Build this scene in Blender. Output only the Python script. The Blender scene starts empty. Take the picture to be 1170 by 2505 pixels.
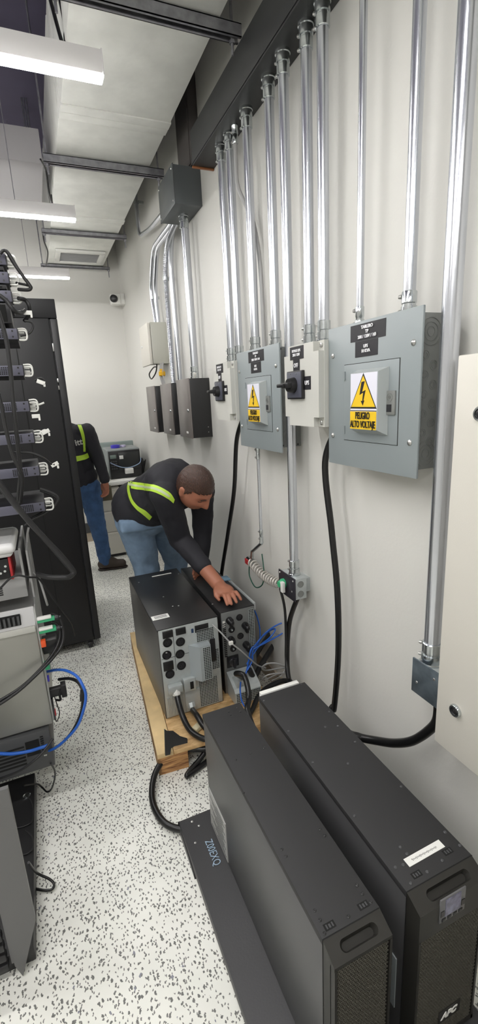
import bpy, bmesh, math, random
import numpy as np
from mathutils import Vector, Matrix
from mathutils.bvhtree import BVHTree
random.seed(7)
scn = bpy.context.scene
col = scn.collection
PI = math.pi
# ---------------------------------------------------------------- camera
FPX = 1127.0; CX, CY = 585.0, 1252.5
CAM = np.array([0.0, 0.0, 1.5])
def _ray(px, py): return np.array([px-CX, -(py-CY), -FPX])/FPX
_y = _ray(92, 993); _y /= np.linalg.norm(_y)
_z = -_ray(819, 5711); _z /= np.linalg.norm(_z)
_z -= _y*(_z@_y); _z /= np.linalg.norm(_z)
RW = np.array([np.cross(_y, _z), _y, _z])
def P(px, py, ax, val):
    """room point seen at a photograph pixel, on the plane x/y/z = val"""
    d = RW @ _ray(px, py); i = 'xyz'.index(ax)
    return tuple(CAM + (val-CAM[i])/d[i]*d)
cam_d = bpy.data.cameras.new('camera'); cam = bpy.data.objects.new('camera', cam_d); col.objects.link(cam)
M4 = Matrix.Identity(4)
for i in range(3):
    for j in range(3): M4[i][j] = RW[i][j]
    M4[i][3] = CAM[i]
cam.matrix_world = M4
cam_d.sensor_fit = 'HORIZONTAL'; cam_d.sensor_width = 36; cam_d.lens = 36*FPX/1170
cam_d.clip_start = .02; cam_d.clip_end = 60
scn.camera = cam

# ---------------------------------------------------------------- materials
def lin(c):
    return tuple(((v/255)/12.92 if v/255 <= .04045 else ((v/255+.055)/1.055)**2.4) for v in c)
MATS = {}
def mat(name, rgb, rough=.5, metal=0., bump=0., bscale=60., var=0., vscale=8., emit=0., trans=0., coat=0., detail=3, stretch=None, spec=None):
    if name in MATS: return MATS[name]
    m = bpy.data.materials.new(name); m.use_nodes = True; nt = m.node_tree
    b = nt.nodes['Principled BSDF']; c = lin(rgb)
    b.inputs['Base Color'].default_value = (*c, 1); b.inputs['Roughness'].default_value = rough
    b.inputs['Metallic'].default_value = metal
    if spec is not None: b.inputs['Specular IOR Level'].default_value = spec
    if coat: b.inputs['Coat Weight'].default_value = coat
    if trans: b.inputs['Transmission Weight'].default_value = trans
    if emit:
        b.inputs['Emission Color'].default_value = (*c, 1); b.inputs['Emission Strength'].default_value = emit
    if bump or var:
        tc = nt.nodes.new('ShaderNodeTexCoord'); src = tc.outputs['Object']
        if stretch:
            mp = nt.nodes.new('ShaderNodeMapping'); mp.inputs['Scale'].default_value = stretch
            nt.links.new(src, mp.inputs['Vector']); src = mp.outputs['Vector']
    if var:
        n = nt.nodes.new('ShaderNodeTexNoise'); n.inputs['Scale'].default_value = vscale; n.inputs['Detail'].default_value = detail
        nt.links.new(src, n.inputs['Vector'])
        r = nt.nodes.new('ShaderNodeValToRGB'); r.color_ramp.elements[0].position = .3; r.color_ramp.elements[1].position = .7
        r.color_ramp.elements[0].color = (*[max(0, v*(1-var)) for v in c], 1)
        r.color_ramp.elements[1].color = (*[min(1, v*(1+var)) for v in c], 1)
        nt.links.new(n.outputs['Fac'], r.inputs['Fac']); nt.links.new(r.outputs['Color'], b.inputs['Base Color'])
    if bump:
        n2 = nt.nodes.new('ShaderNodeTexNoise'); n2.inputs['Scale'].default_value = bscale; n2.inputs['Detail'].default_value = 4
        nt.links.new(src, n2.inputs['Vector'])
        bp = nt.nodes.new('ShaderNodeBump'); bp.inputs['Strength'].default_value = bump; bp.inputs['Distance'].default_value = .004
        nt.links.new(n2.outputs['Fac'], bp.inputs['Height']); nt.links.new(bp.outputs['Normal'], b.inputs['Normal'])
    MATS[name] = m; return m
wall_m = mat('wall_paint', (214, 213, 208), .55, bump=.12, bscale=90, var=.02, vscale=1.5)
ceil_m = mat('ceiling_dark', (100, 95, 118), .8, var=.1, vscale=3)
galv = mat('galvanised_tube', (212, 215, 222), .24, .95, bump=.05, bscale=25, var=.07, vscale=14, stretch=(1, 1, .25))
galv2 = mat('galvanised_strut', (150, 150, 155), .45, .8, var=.2, vscale=30)
chrome = mat('bright_fitting', (205, 210, 212), .2, 1., var=.1, vscale=60)
steel = mat('zinc_sheet', (120, 132, 142), .38, .75, var=.25, vscale=25, bump=.05)
screw_m = mat('screw_steel', (190, 190, 188), .3, .9)
panel_m = mat('panel_grey_paint', (139, 147, 149), .42, bump=.03, bscale=300, var=.02, vscale=5)
panel_s = mat('panel_box_grey', (124, 126, 124), .45, var=.05, vscale=20)
plate_m = mat('plate_grey', (166, 172, 172), .35)
encl_m = mat('enclosure_light_grey', (198, 198, 192), .4, bump=.02, bscale=400)
cab_m = mat('cabinet_cream', (212, 209, 200), .45, bump=.05, bscale=250)
black_p = mat('black_plastic', (24, 24, 26), .38)
black_m = mat('black_metal', (40, 40, 41), .36, bump=.06, bscale=500, spec=.4)
trough_m = mat('trough_dark_paint', (38, 39, 40), .45, var=.25, vscale=10, stretch=(1, .2, 1))
ups_top = mat('unit_charcoal_shaded_top', (50, 50, 51), .60, bump=.05, bscale=600, spec=.3)  # unit steel darkened on top: its dimmer light is put into the colour
cable_m = mat('cable_black', (17, 17, 18), .33)
cable_s = mat('cord_black', (28, 28, 30), .45)
ups_m = mat('unit_charcoal_lit_side', (76, 76, 77), .42, .0, bump=.05, bscale=600, var=.04, vscale=6, spec=.6)  # same steel lightened for the sides: aisle and floor light in the colour
bez_m = mat('unit_bezel', (42, 41, 38), .5, spec=.4)
mesh_m = mat('mesh_bronze_grey', (84, 82, 74), .45, .3)
hole_m = mat('hole_black', (6, 6, 6), .8)
rear_m = mat('rear_grey_plate', (184, 190, 190), .38, .35, var=.05, vscale=40)
white_l = mat('white_label', (232, 232, 228), .5)
white_c = mat('white_cable', (226, 226, 222), .5)
grey_c = mat('grey_cable', (165, 165, 165), .5)
blue_c = mat('blue_cable', (38, 96, 190), .35)
green_c = mat('green_wire', (24, 78, 62), .5)
label_b = mat('label_black', (28, 27, 33), .5)
text_w = mat('text_white', (235, 235, 238), .6)
text_b = mat('text_black', (22, 17, 14), .6)
yel_m = mat('sign_yellow', (236, 196, 40), .45)
sgw_m = mat('sign_white', (226, 226, 238), .4)
rack_m = mat('rack_black', (21, 21, 24), .45, var=.08, vscale=3, spec=.45)
dev_m = mat('device_slate', (92, 92, 106), .45, .2)
dev_d = mat('device_dark', (38, 38, 42), .4)
orange_m = mat('orange_plastic', (225, 88, 40), .5)
green_p = mat('green_plastic', (60, 170, 120), .5)
red_p = mat('red_plastic', (170, 40, 45), .5)
blueb = mat('blue_plastic', (70, 62, 190), .5)
duct_m = mat('duct_board', (226, 227, 222), .6, bump=.5, bscale=14, var=.07, vscale=9)
duct2_m = mat('duct_grey', (166, 164, 166), .6, bump=.1, bscale=20)
light_body = mat('fixture_body', (236, 234, 234), .5)
lit = mat('lamp_diffuser', (255, 253, 250), .5, emit=1.0)
box_dk = mat('pull_box_grey', (88, 92, 94), .4, .35, var=.05, vscale=6)
brown_b = mat('box_bronze_grey', (128, 122, 120), .32, .35, var=.04)
stain = mat('stainless_panel', (158, 158, 152), .38, .6, var=.05, vscale=5)
dgrey = mat('dark_grey_plastic', (70, 71, 73), .5)
mgrey = mat('mid_grey_plastic', (128, 134, 134), .5)
clearp = mat('clear_plastic_tray', (222, 222, 222), .3, coat=.3)
caster_m = mat('caster', (60, 60, 62), .4, .3)

def wood_mat(name, c0, c1, sc, stretch):
    m = bpy.data.materials.new(name); m.use_nodes = True; nt = m.node_tree; b = nt.nodes['Principled BSDF']
    tc = nt.nodes.new('ShaderNodeTexCoord'); mp = nt.nodes.new('ShaderNodeMapping'); mp.inputs['Scale'].default_value = stretch
    n = nt.nodes.new('ShaderNodeTexNoise'); n.inputs['Scale'].default_value = sc; n.inputs['Detail'].default_value = 6; n.inputs['Distortion'].default_value = .6
    r = nt.nodes.new('ShaderNodeValToRGB'); r.color_ramp.elements[0].position = .32; r.color_ramp.elements[1].position = .66
    r.color_ramp.elements[0].color = (*lin(c0), 1); r.color_ramp.elements[1].color = (*lin(c1), 1)
    L = nt.links.new
    L(tc.outputs['Object'], mp.inputs[0]); L(mp.outputs[0], n.inputs['Vector']); L(n.outputs['Fac'], r.inputs['Fac']); L(r.outputs['Color'], b.inputs['Base Color'])
    bp = nt.nodes.new('ShaderNodeBump'); bp.inputs['Strength'].default_value = .3; bp.inputs['Distance'].default_value = .003
    L(n.outputs['Fac'], bp.inputs['Height']); L(bp.outputs['Normal'], b.inputs['Normal']); b.inputs['Roughness'].default_value = .65
    return m
wood1 = wood_mat('plywood_deck', (186, 146, 96), (222, 188, 136), 22, (1, 3, 1))
wood2 = wood_mat('pine_runner', (178, 132, 80), (222, 186, 134), 30, (5, .6, 5))
wood3 = wood_mat('layered_end_grain', (112, 66, 38), (216, 166, 108), 16, (.6, 1, 9))

def terrazzo():
    m = bpy.data.materials.new('speckled_vinyl_floor'); m.use_nodes = True; nt = m.node_tree; b = nt.nodes['Principled BSDF']
    L = nt.links.new; N = nt.nodes.new
    tc = N('ShaderNodeTexCoord')
    dn = N('ShaderNodeTexNoise'); dn.inputs['Scale'].default_value = 70; L(tc.outputs['Object'], dn.inputs['Vector'])
    add = N('ShaderNodeMix'); add.data_type = 'VECTOR'; add.inputs[0].default_value = .012
    L(tc.outputs['Object'], add.inputs[4]); L(dn.outputs['Color'], add.inputs[5])
    cur = None
    for sc, thr, colr, dens, rot in ((80, .34, (108, 108, 105), .48, .5), (125, .36, (122, 122, 118), .5, 1.3), (40, .22, (134, 136, 146), .10, 2.2)):
        mp = N('ShaderNodeMapping'); mp.inputs['Scale'].default_value = (1.0, .62, 1); mp.inputs['Rotation'].default_value = (0, 0, rot)
        L(add.outputs[1], mp.inputs[0])
        v = N('ShaderNodeTexVoronoi'); v.inputs['Scale'].default_value = sc; v.voronoi_dimensions = '2D'; L(mp.outputs[0], v.inputs['Vector'])
        n2 = N('ShaderNodeTexNoise'); n2.inputs['Scale'].default_value = sc*2.4; L(tc.outputs['Object'], n2.inputs['Vector'])
        ad = N('ShaderNodeMath'); ad.operation = 'MULTIPLY_ADD'; ad.inputs[1].default_value = .5; L(n2.outputs['Fac'], ad.inputs[0]); L(v.outputs['Distance'], ad.inputs[2])
        lt = N('ShaderNodeMath'); lt.operation = 'LESS_THAN'; lt.inputs[1].default_value = thr+.12; L(ad.outputs[0], lt.inputs[0])
        sp = N('ShaderNodeSeparateColor'); L(v.outputs['Color'], sp.inputs[0])
        l2 = N('ShaderNodeMath'); l2.operation = 'LESS_THAN'; l2.inputs[1].default_value = dens; L(sp.outputs[0], l2.inputs[0])
        mu = N('ShaderNodeMath'); mu.operation = 'MULTIPLY'; L(lt.outputs[0], mu.inputs[0]); L(l2.outputs[0], mu.inputs[1])
        mx = N('ShaderNodeMix'); mx.data_type = 'RGBA'; L(mu.outputs[0], mx.inputs[0])
        if cur is None:
            n0 = N('ShaderNodeTexNoise'); n0.inputs['Scale'].default_value = 3.5; n0.inputs['Detail'].default_value = 5; L(tc.outputs['Object'], n0.inputs['Vector'])
            r0 = N('ShaderNodeValToRGB'); r0.color_ramp.elements[0].position = .3; r0.color_ramp.elements[1].position = .62
            r0.color_ramp.elements[0].color = (*lin((226, 227, 219)), 1); r0.color_ramp.elements[1].color = (*lin((240, 240, 233)), 1)
            L(n0.outputs['Fac'], r0.inputs['Fac']); cur = r0.outputs['Color']
        L(cur, mx.inputs[6]); mx.inputs[7].default_value = (*lin(colr), 1); cur = mx.outputs[2]
    L(cur, b.inputs['Base Color']); b.inputs['Roughness'].default_value = .33
    return m
floor_m = terrazzo()

# ---------------------------------------------------------------- mesh helpers
class MB:
    def __init__(s): s.v = []; s.f = []; s.mi = []; s.m = 0
    def add(s, vs, fs):
        o = len(s.v); s.v += [tuple(map(float, v)) for v in vs]; s.f += [tuple(o+i for i in f) for f in fs]; s.mi += [s.m]*len(fs); return s
    def box(s, x0, x1, y0, y1, z0, z1, bev=0., T=None, seg=2):
        bm = bmesh.new(); bmesh.ops.create_cube(bm, size=1)
        for v in bm.verts: v.co = Vector(((x0+x1)/2+v.co.x*(x1-x0), (y0+y1)/2+v.co.y*(y1-y0), (z0+z1)/2+v.co.z*(z1-z0)))
        if bev: bmesh.ops.bevel(bm, geom=bm.edges[:], offset=bev, segments=seg, affect='EDGES', profile=.5)
        bm.verts.index_update()
        vs = [(T @ v.co if T else v.co.copy()) for v in bm.verts]; fs = [[v.index for v in f.verts] for f in bm.faces]; bm.free()
        return s.add(vs, fs)
    def prism(s, poly, ax, a0, a1):
        """polygon given in the two other axes (cyclic order) extruded along ax"""
        def pt(u, w, a): return {'x': (a, u, w), 'y': (u, a, w), 'z': (u, w, a)}[ax]
        n = len(poly); vs = [pt(*p, a0) for p in poly]+[pt(*p, a1) for p in poly]
        fs = [tuple(range(n)), tuple(range(2*n-1, n-1, -1))]+[(i, (i+1) % n, n+(i+1) % n, n+i) for i in range(n)]
        return s.add(vs, fs)
    def hexa(s, p): return s.add(p, [(0, 1, 2, 3), (7, 6, 5, 4), (0, 4, 5, 1), (1, 5, 6, 2), (2, 6, 7, 3), (3, 7, 4, 0)])
    def lathe(s, p0, d, prof, seg=20):
        d = Vector(d).normalized(); a = d.orthogonal().normalized(); b = d.cross(a); p0 = Vector(p0); vs = []; fs = []
        for r, t in prof:
            for k in range(seg): vs.append(p0+d*t+(a*math.cos(2*PI*k/seg)+b*math.sin(2*PI*k/seg))*max(r, 1e-5))
        for i in range(len(prof)-1):
            for k in range(seg): fs.append((i*seg+k, i*seg+(k+1) % seg, (i+1)*seg+(k+1) % seg, (i+1)*seg+k))
        fs.append(tuple(range(seg-1, -1, -1))); fs.append(tuple(range((len(prof)-1)*seg, len(prof)*seg)))
        return s.add(vs, fs)
    def cyl(s, p0, p1, r, r1=None, seg=20):
        L = (Vector(p1)-Vector(p0)).length; return s.lathe(p0, Vector(p1)-Vector(p0), [(r, 0), (r if r1 is None else r1, L)], seg)
    def tube(s, pts, r, seg=10, smooth=True, n=10, radf=None):
        pts = [Vector(p) for p in pts]
        if smooth and len(pts) > 2: pts = spline(pts, n)
        T = [(pts[min(i+1, len(pts)-1)]-pts[max(i-1, 0)]).normalized() for i in range(len(pts))]
        a = T[0].orthogonal().normalized(); vs = []; fs = []
        for i, p in enumerate(pts):
            a = (a-T[i]*a.dot(T[i])).normalized(); b = T[i].cross(a); rr = r if radf is None else r*radf(i/(len(pts)-1), i)
            for k in range(seg): vs.append(p+(a*math.cos(2*PI*k/seg)+b*math.sin(2*PI*k/seg))*rr)
        for i in range(len(pts)-1):
            for k in range(seg): fs.append((i*seg+k, i*seg+(k+1) % seg, (i+1)*seg+(k+1) % seg, (i+1)*seg+k))
        fs.append(tuple(range(seg-1, -1, -1))); fs.append(tuple(range((len(pts)-1)*seg, len(pts)*seg)))
        return s.add(vs, fs)
    def ell(s, c, r, T=None, sub=3):
        bm = bmesh.new(); bmesh.ops.create_icosphere(bm, subdivisions=sub, radius=1); bm.verts.index_update()
        vs = []
        for v in bm.verts:
            q = Vector((v.co.x*r[0], v.co.y*r[1], v.co.z*r[2])); vs.append(Vector(c)+(T @ q if T else q))
        fs = [[v.index for v in f.verts] for f in bm.faces]; bm.free(); return s.add(vs, fs)
    def cap(s, p0, p1, r0, r1=None, seg=16):
        r1 = r0 if r1 is None else r1; L = (Vector(p1)-Vector(p0)).length
        prof = [(r0*math.cos(a), -r0*math.sin(a)) for a in [PI/2*(1-i/5) for i in range(6)]]+[(r1*math.cos(a), L+r1*math.sin(a)) for a in [PI/2*i/5 for i in range(6)]]
        return s.lathe(p0, Vector(p1)-Vector(p0), prof, seg)
    def build(s, name, m, parent=None, smooth=True, ang=40):
        return make_obj(name, s.v, s.f, m, parent, s.mi, smooth, ang)
def spline(pts, n):
    out = []; k = len(pts)
    for i in range(k-1):
        p0, p1, p2, p3 = pts[max(i-1, 0)], pts[i], pts[i+1], pts[min(i+2, k-1)]
        for j in range(n):
            t = j/n; out.append(.5*((2*p1)+(p2-p0)*t+(2*p0-5*p1+4*p2-p3)*t*t+(3*p1-p0-3*p2+p3)*t**3))
    return out+[pts[-1]]
WL = {}
def make_obj(name, vs, fs, m, parent=None, mi=None, smooth=True, ang=40):
    A = np.array(vs); lo, hi = A.min(0), A.max(0); c = (lo+hi)/2
    if parent is None: c[2] = lo[2]
    me = bpy.data.meshes.new(name); me.from_pydata([tuple(v-c) for v in A], [], fs)
    bm = bmesh.new(); bm.from_mesh(me); bmesh.ops.recalc_face_normals(bm, faces=bm.faces[:]); bm.to_mesh(me); bm.free()
    for q in (m if isinstance(m, (list, tuple)) else [m]): me.materials.append(q)
    if mi and any(mi): me.polygons.foreach_set('material_index', mi)
    if smooth:
        me.shade_smooth()
        me.set_sharp_from_angle(angle=math.radians(ang))
    o = bpy.data.objects.new(name, me); col.objects.link(o)
    W = Vector(c); WL[o] = W
    if parent is not None: o.parent = parent; o.location = W-WL[parent]
    else: o.location = W
    return o
def thing(name, loc, label, cat, group=None):
    o = bpy.data.objects.new(name, None); col.objects.link(o); o.location = loc; o.empty_display_size = .05
    WL[o] = Vector(loc); return tag(o, label, cat, group)
def tag(o, label, cat, group=None, kind=None):
    if label: o['label'] = label
    if cat: o['category'] = cat
    if group: o['group'] = group
    if kind: o['kind'] = kind
    return o
def struct(o): o['kind'] = 'structure'; return o
def dup(root, loc, label, rz=0):
    def cp(o, par):
        c = o.copy(); col.objects.link(c); c.parent = par
        for ch in [q for q in bpy.data.objects if q.parent is o and q is not c]: cp(ch, c)
        return c
    c = cp(root, None); c.location = loc; c.rotation_euler[2] = rz; c['label'] = label; return c
def text(name, body, size, org, right, up, m, parent=None, align='CENTER', sx=1., bold=0., thick=.0006, lift=.0008, conform=None, space=1.):
    cu = bpy.data.curves.new('t', 'FONT'); cu.body = body; cu.size = size; cu.align_x = align; cu.align_y = 'CENTER'; cu.extrude = thick; cu.offset = bold; cu.space_line = space
    cu.resolution_u = 3
    ob = bpy.data.objects.new('t', cu); col.objects.link(ob)
    me = bpy.data.meshes.new_from_object(ob.evaluated_get(bpy.context.evaluated_depsgraph_get()))
    R = Vector(right).normalized(); U = Vector(up).normalized(); Nn = R.cross(U); org = Vector(org)
    vs = [org+R*v.co.x*sx+U*v.co.y+Nn*(v.co.z+thick+lift) for v in me.vertices]; fs = [tuple(p.vertices) for p in me.polygons]
    if conform: vs = conform(vs)
    bpy.data.objects.remove(ob); bpy.data.curves.remove(cu); bpy.data.meshes.remove(me)
    return make_obj(name, vs, fs, m, parent, smooth=False)
def cable(name, pts, r, m, label, cat, group=None, parent=None, seg=10, n=10, radf=None):
    o = MB().tube(pts, r, seg, n=n, radf=radf).build(name, m, parent, ang=80)
    return tag(o, label, cat, group) if parent is None else o
NX = dict(right=(0, -1, 0), up=(0, 0, 1))     # faces into the room from the right wall
# ================================================================ room
XW = .955; YF = 5.22; XL = -3.3; YN = -2.6; ZC = 3.55
struct(MB().box(XL, XW+.12, YN, YF+.12, -.1, 0).build('floor', floor_m, smooth=False))
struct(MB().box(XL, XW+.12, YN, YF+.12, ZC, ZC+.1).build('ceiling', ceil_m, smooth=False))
struct(MB().box(XW, XW+.12, YN, YF, 0, ZC).build('wall_right', wall_m, smooth=False))
struct(MB().box(XL, XW+.12, YF, YF+.12, 0, ZC).build('wall_far', wall_m, smooth=False))
struct(MB().box(XL-.12, XL, YN, YF+.12, 0, ZC).build('wall_left', wall_m, smooth=False))
struct(MB().box(XL, XW+.12, YN-.12, YN, 0, ZC).build('wall_near', wall_m, smooth=False))
struct(MB().box(XL, .48, YF-.03, YF, .11, .215, .004).build('trim_1', dgrey))
struct(MB().box(XL, XW, YF-.012, YF, 0, .1).build('baseboard_far', mat('baseboard_tan', (176, 164, 148), .5)))
struct(MB().box(XW-.012, XW, YN, YF-.012, 0, .09).build('baseboard_right', mat('baseboard_tan', (176, 164, 148), .5)))

# ================================================================ ceiling services
d = thing('air_duct', (.535, 2.9, 2.8), 'long pale duct-board air duct running along the ceiling beside the conduit wall', 'air duct')
ZD = 2.8
MB().box(.285, .79, -1.2, 2.53, ZD, 3.2, .006).build('duct_section', duct_m, d)
MB().box(.2835, .7925, 2.53, 2.585, ZD-.004, 3.2, .001).box(.2835, .7925, 2.59, 2.645, ZD-.002, 3.2, .001).build('joint_collar', duct_m, d)
MB().box(.28, .79, 2.65, 3.85, ZD+.002, 3.2, .006).build('duct_section', duct_m, d)
MB().box(.2785, .7925, 3.855, 3.93, ZD-.003, 3.2, .001).build('joint_collar', duct_m, d)
MB().box(.28, .79, 3.935, 5.17, ZD+.002, 3.2, .006).build('duct_section', duct_m, d)
g = thing('air_grille', (.54, 4.82, ZD), 'white slatted return air grille under the far end of the air duct', 'air grille')
fr = MB(); gx0, gx1, gy0, gy1 = .33, .75, 4.62, 5.0
for a in ((gx0, gx1, gy0, gy0+.05), (gx0, gx1, gy1-.05, gy1), (gx0, gx0+.045, gy0+.05, gy1-.05), (gx1-.045, gx1, gy0+.05, gy1-.05)): fr.box(*a, ZD-.02, ZD-.001, .003)
fr.build('grille_frame', mat('grille_white', (214, 214, 210), .45), g)
sl = MB()
for i in range(15):
    y = gy0+.06+i*.0185; sl.hexa([(gx0+.045, y, ZD-.014), (gx1-.045, y, ZD-.014), (gx1-.045, y+.012, ZD-.004), (gx0+.045, y+.012, ZD-.004), (gx0+.045, y, ZD-.012), (gx1-.045, y, ZD-.012), (gx1-.045, y+.012, ZD-.002), (gx0+.045, y+.012, ZD-.002)])
sl.build('slats', mat('grille_slat', (190, 190, 190), .5), g, smooth=False); MB().box(gx0+.04, gx1-.04, gy0+.045, gy1-.045, ZD-.0035, ZD-.001).build('grille_back', mat('grille_back', (120, 120, 120), .6), g, smooth=False)
b2 = thing('branch_duct', (-1.2, 3.5, 2.8), 'grey sheet duct crossing the ceiling towards the left of the long pale air duct', 'air duct')
MB().box(-3.2, .218, 3.12, 3.95, 2.8, P(0, 300, 'y', 3.12)[2], .004).build('duct_body', duct2_m, b2)
MB().box(-1.0, -.95, 3.112, 3.12, 2.795, 2.99, .002).box(-2.2, -2.15, 3.112, 3.12, 2.795, 2.99, .002).build('duct_flange', duct2_m, b2)
# trapeze hangers: slotted strut + two threaded rods each
def strut(Y, x0, x1, z, label, rods, H=.041):
    t = thing('strut_hanger', ((x0+x1)/2, Y, z), label, 'strut hanger', 'strut hangers under the air duct')
    w = .0205; th = .003
    m = MB().box(x0, x1, Y-w, Y-w+th, z-H, z).box(x0, x1, Y+w-th, Y+w, z-H, z).box(x0, x1, Y-w, Y+w, z-.003, z)
    m.box(x0, x1, Y-w, Y-w+.011, z-H, z-H+.003).box(x0, x1, Y+w-.011, Y+w, z-H, z-H+.003)
    m.build('channel', galv2, t, smooth=False)
    MB().box(x0+.001, x1-.001, Y-w+.004, Y+w-.004, z-.012, z-.004).build('channel_shade', dev_d, t, smooth=False)
    for rx in rods:
        r = MB().cyl((rx, Y, z-.09), (rx, Y, ZC), .005, seg=10).build('threaded_rod', galv2, t)
        MB().lathe((rx, Y, z-H-.014), (0, 0, 1), [(.011, 0), (.011, .010)], 6).build('hex_nut', galv2, r, smooth=False)
    return t
for Y, lb in ((1.865, 'steel strut hanger crossing under the duct, nearest, at the top edge of the photo'), (3.0, 'steel strut hanger crossing under the duct beside the grey pull box'),
              (4.15, 'steel strut hanger crossing under the duct between the pull box and the air grille'), (5.11, 'farthest steel strut hanger, by the end of the air grille')):
    strut(Y, .215, .868 if Y < 4.1 else .85, 2.795, lb, (.232, .838), .041 if Y < 3.5 else (.030 if Y < 4.5 else .021))
# linear lights
def fixture(x0, x1, Y, z, label, on=True):
    t = thing('linear_light', ((x0+x1)/2, Y, z), label, 'ceiling light', 'linear lights hung in rows')
    MB().box(x0, x1, Y-.022, Y+.022, z+.002, z+.066, .003).build('housing', light_body, t)
    MB().box(x0+.004, x1-.001, Y-.0195, Y+.0195, z-.009, z+.004, .003).build('diffuser', lit, t)
    MB().box(x1-.002, x1+.002, Y-.0235, Y+.0235, z-.002, z+.068, .001).build('end_cap', light_body, t)
    for rx in (x0+.3, x1-.3): MB().cyl((rx, Y, z+.064), (rx, Y, 2.8 if 3.1 < Y < 3.9 else ZC), .002, seg=6).build('hanging_wire', galv2, t)
fixture(-2.1, .339, 1.773, 2.5, 'lit linear pendant nearest of the three, its bright end below the long air duct')
fixture(-2.1, .344, 3.018, 2.5, 'lit linear pendant in the middle, under the branch duct')
fixture(-2.1, .388, 4.318, 2.5, 'lit linear pendant nearest the far wall, above the black rack cabinet')
fixture(-2.1, .34, .50, 2.5, 'lit linear pendant hanging just above the camera, out of the view')
fixture(-2.1, .34, -.80, 2.5, 'unseen linear pendant added behind the camera to brighten the low wall and floor')  # added fill light, out of view, lifts the low wall and floor
# small ceiling cables
cable('ceiling_cable', [P(147, 0, 'y', 2.15), P(158, 55, 'y', 2.15), P(160, 85, 'y', 2.15), P(150, 98, 'y', 2.15), (.2, 2.2, 3.3)], .007, cable_m, 'black cable drooping by the edge of the long duct above the nearest light', 'cable')
cable('ceiling_cable', [(.2, 3.0, 2.77), P(113, 420, 'y', 3.1), P(120, 470, 'y', 3.15), P(128, 500, 'y', 3.3), (.27, 3.5, 2.79)], .005, cable_m, 'thin black cable looping below the strut hanger beside the grey pull box', 'cable')
cable('ceiling_cable', [P(104, 560, 'y', 4.2), P(108, 590, 'y', 4.3), P(117, 618, 'y', 4.5), P(113, 648, 'y', 4.9)], .006, cable_m, 'black cable hanging beside the air grille', 'cable')
for i, px in enumerate((75, 80, 86)):
    a = P(px, 402, 'y', 3.99)
    tag(MB().cyl((a[0], 4.0, P(88, 468, 'y', 4.0)[2]+.03*i), (a[0], 4.0, ZC), .0045, seg=8).build('threaded_rod', galv2), 'thin hanger rod beyond the branch duct, %s of three' % ('first', 'middle', 'last')[i], 'rod', 'hanger rods beyond the branch duct')

# wireway along the right wall
TZ0, TZ1, TX = 2.575, 2.71, .845
t = thing('wireway', (.9, 1.2, TZ0), 'dark painted metal wireway along the top of the wall above the conduits', 'wireway')
MB().box(TX, XW, -.6, 2.405, TZ0, TZ1, .002).build('trough', trough_m, t)
MB().box(TX-.004, TX, -.6, 2.40, TZ0+.006, TZ1+.004, .001).build('front_cover', trough_m, t)
MB().box(TX, XW, 2.405, 2.418, TZ0-.006, TZ0+.002, .001).build('end_lip', mat('copper_edge', (150, 96, 60), .4, .5), t)
ry0, ry1 = P(468, 392, 'x', .905)[1], P(437, 396, 'x', .905)[1]
tag(MB().box(.905, XW, ry0, ry1, 2.664, ZC, .002).box(.900, .905, ry0+.008, ry1-.008, 2.67, ZC).build('riser_wireway', mat('riser_paint', (74, 70, 68), .5)), 'dark vertical wireway rising from the grey pull box to the ceiling', 'wireway')
# pull box
t = thing('pull_box', (.88, 2.75, 2.48), 'dark grey sheet-metal pull box high on the wall at the end of the wireway', 'pull box')
MB().box(.808, XW, 2.603, 2.90, 2.482, 2.66, .002).build('body', box_dk, t)
MB().box(.802, .8075, 2.600, 2.903, 2.479, 2.664, .001).build('cover', box_dk, t)
for y, z in ((2.62, 2.5), (2.885, 2.5), (2.62, 2.645), (2.885, 2.645)): MB().lathe((.802, y, z), (-1, 0, 0), [(.005, 0), (.005, .002), (.002, .004)], 10).build('screw', screw_m, t)

# ---- conduits
def connector(x, y, z, r, parent, up=True, sd=1):
    s = 1 if up else -1
    q = MB().lathe((x, y, z), (0, 0, s), [(r*1.12, 0), (r*1.22, .002), (r*1.22, .028), (r*1.1, .03), (r*1.1, .036), (r*1.28, .036), (r*1.28, .058), (r*1.42, .060), (r*1.42, .068)], 24)
    o = q.build('set_screw_connector', chrome, parent)
    for k in (.010, .046):
        MB().lathe((x-.6*r, y+r*1.1*sd, z+s*k), (-.5, .86*sd, 0), [(.0055, 0), (.0055, .005), (.0042, .005), (.0042, .008)], 10).build('clamp_screw', screw_m, o)
def strap(x, y, z, r, parent):
    MB().lathe((x, y, z-.010), (0, 0, 1), [(r+.003, 0), (r+.003, .020)], 20).box(x+.3*r, XW, y-.008, y+.008, z-.01, z+.01).build('strap', chrome, parent)
def conduit(x, y, z0, z1, r, label, top=True, bot=True, group='galvanised conduits on the wall', straps=()):
    t = thing('steel_conduit', (x, y, z0), label, 'conduit', group)
    MB().cyl((x, y, z0), (x, y, z1), r, seg=28).build('tube', galv, t)
    if top: connector(x, y, z1-.068, r, t, True)
    if bot: connector(x, y, z0+.068, r, t, False)
    for z in straps: strap(x, y, z, r, t)
    return t
XC = .905
conduit(XC-.003, .850, .752, TZ0, .0215, 'fattest steel conduit, down past the near grey panel to the blank junction box')
conduit(XC, .99, 1.665, TZ0, .0155, 'steel conduit entering the near grey panel at its right top corner')
conduit(XC, 1.19, 1.665, TZ0, .0105, 'thin steel conduit entering the near grey panel at its left top corner')
conduit(XC, 1.378, 1.656, TZ0, .0175, 'steel conduit into the near selector switch, the one beside the near grey panel')
conduit(XC, 1.468, 1.656, TZ0, .0175, 'steel conduit into the near selector switch, the one beside the long conduit')
conduit(.895, 1.596, .755, TZ0, .018, 'long steel conduit between panel and switch down to the plug box')
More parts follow.
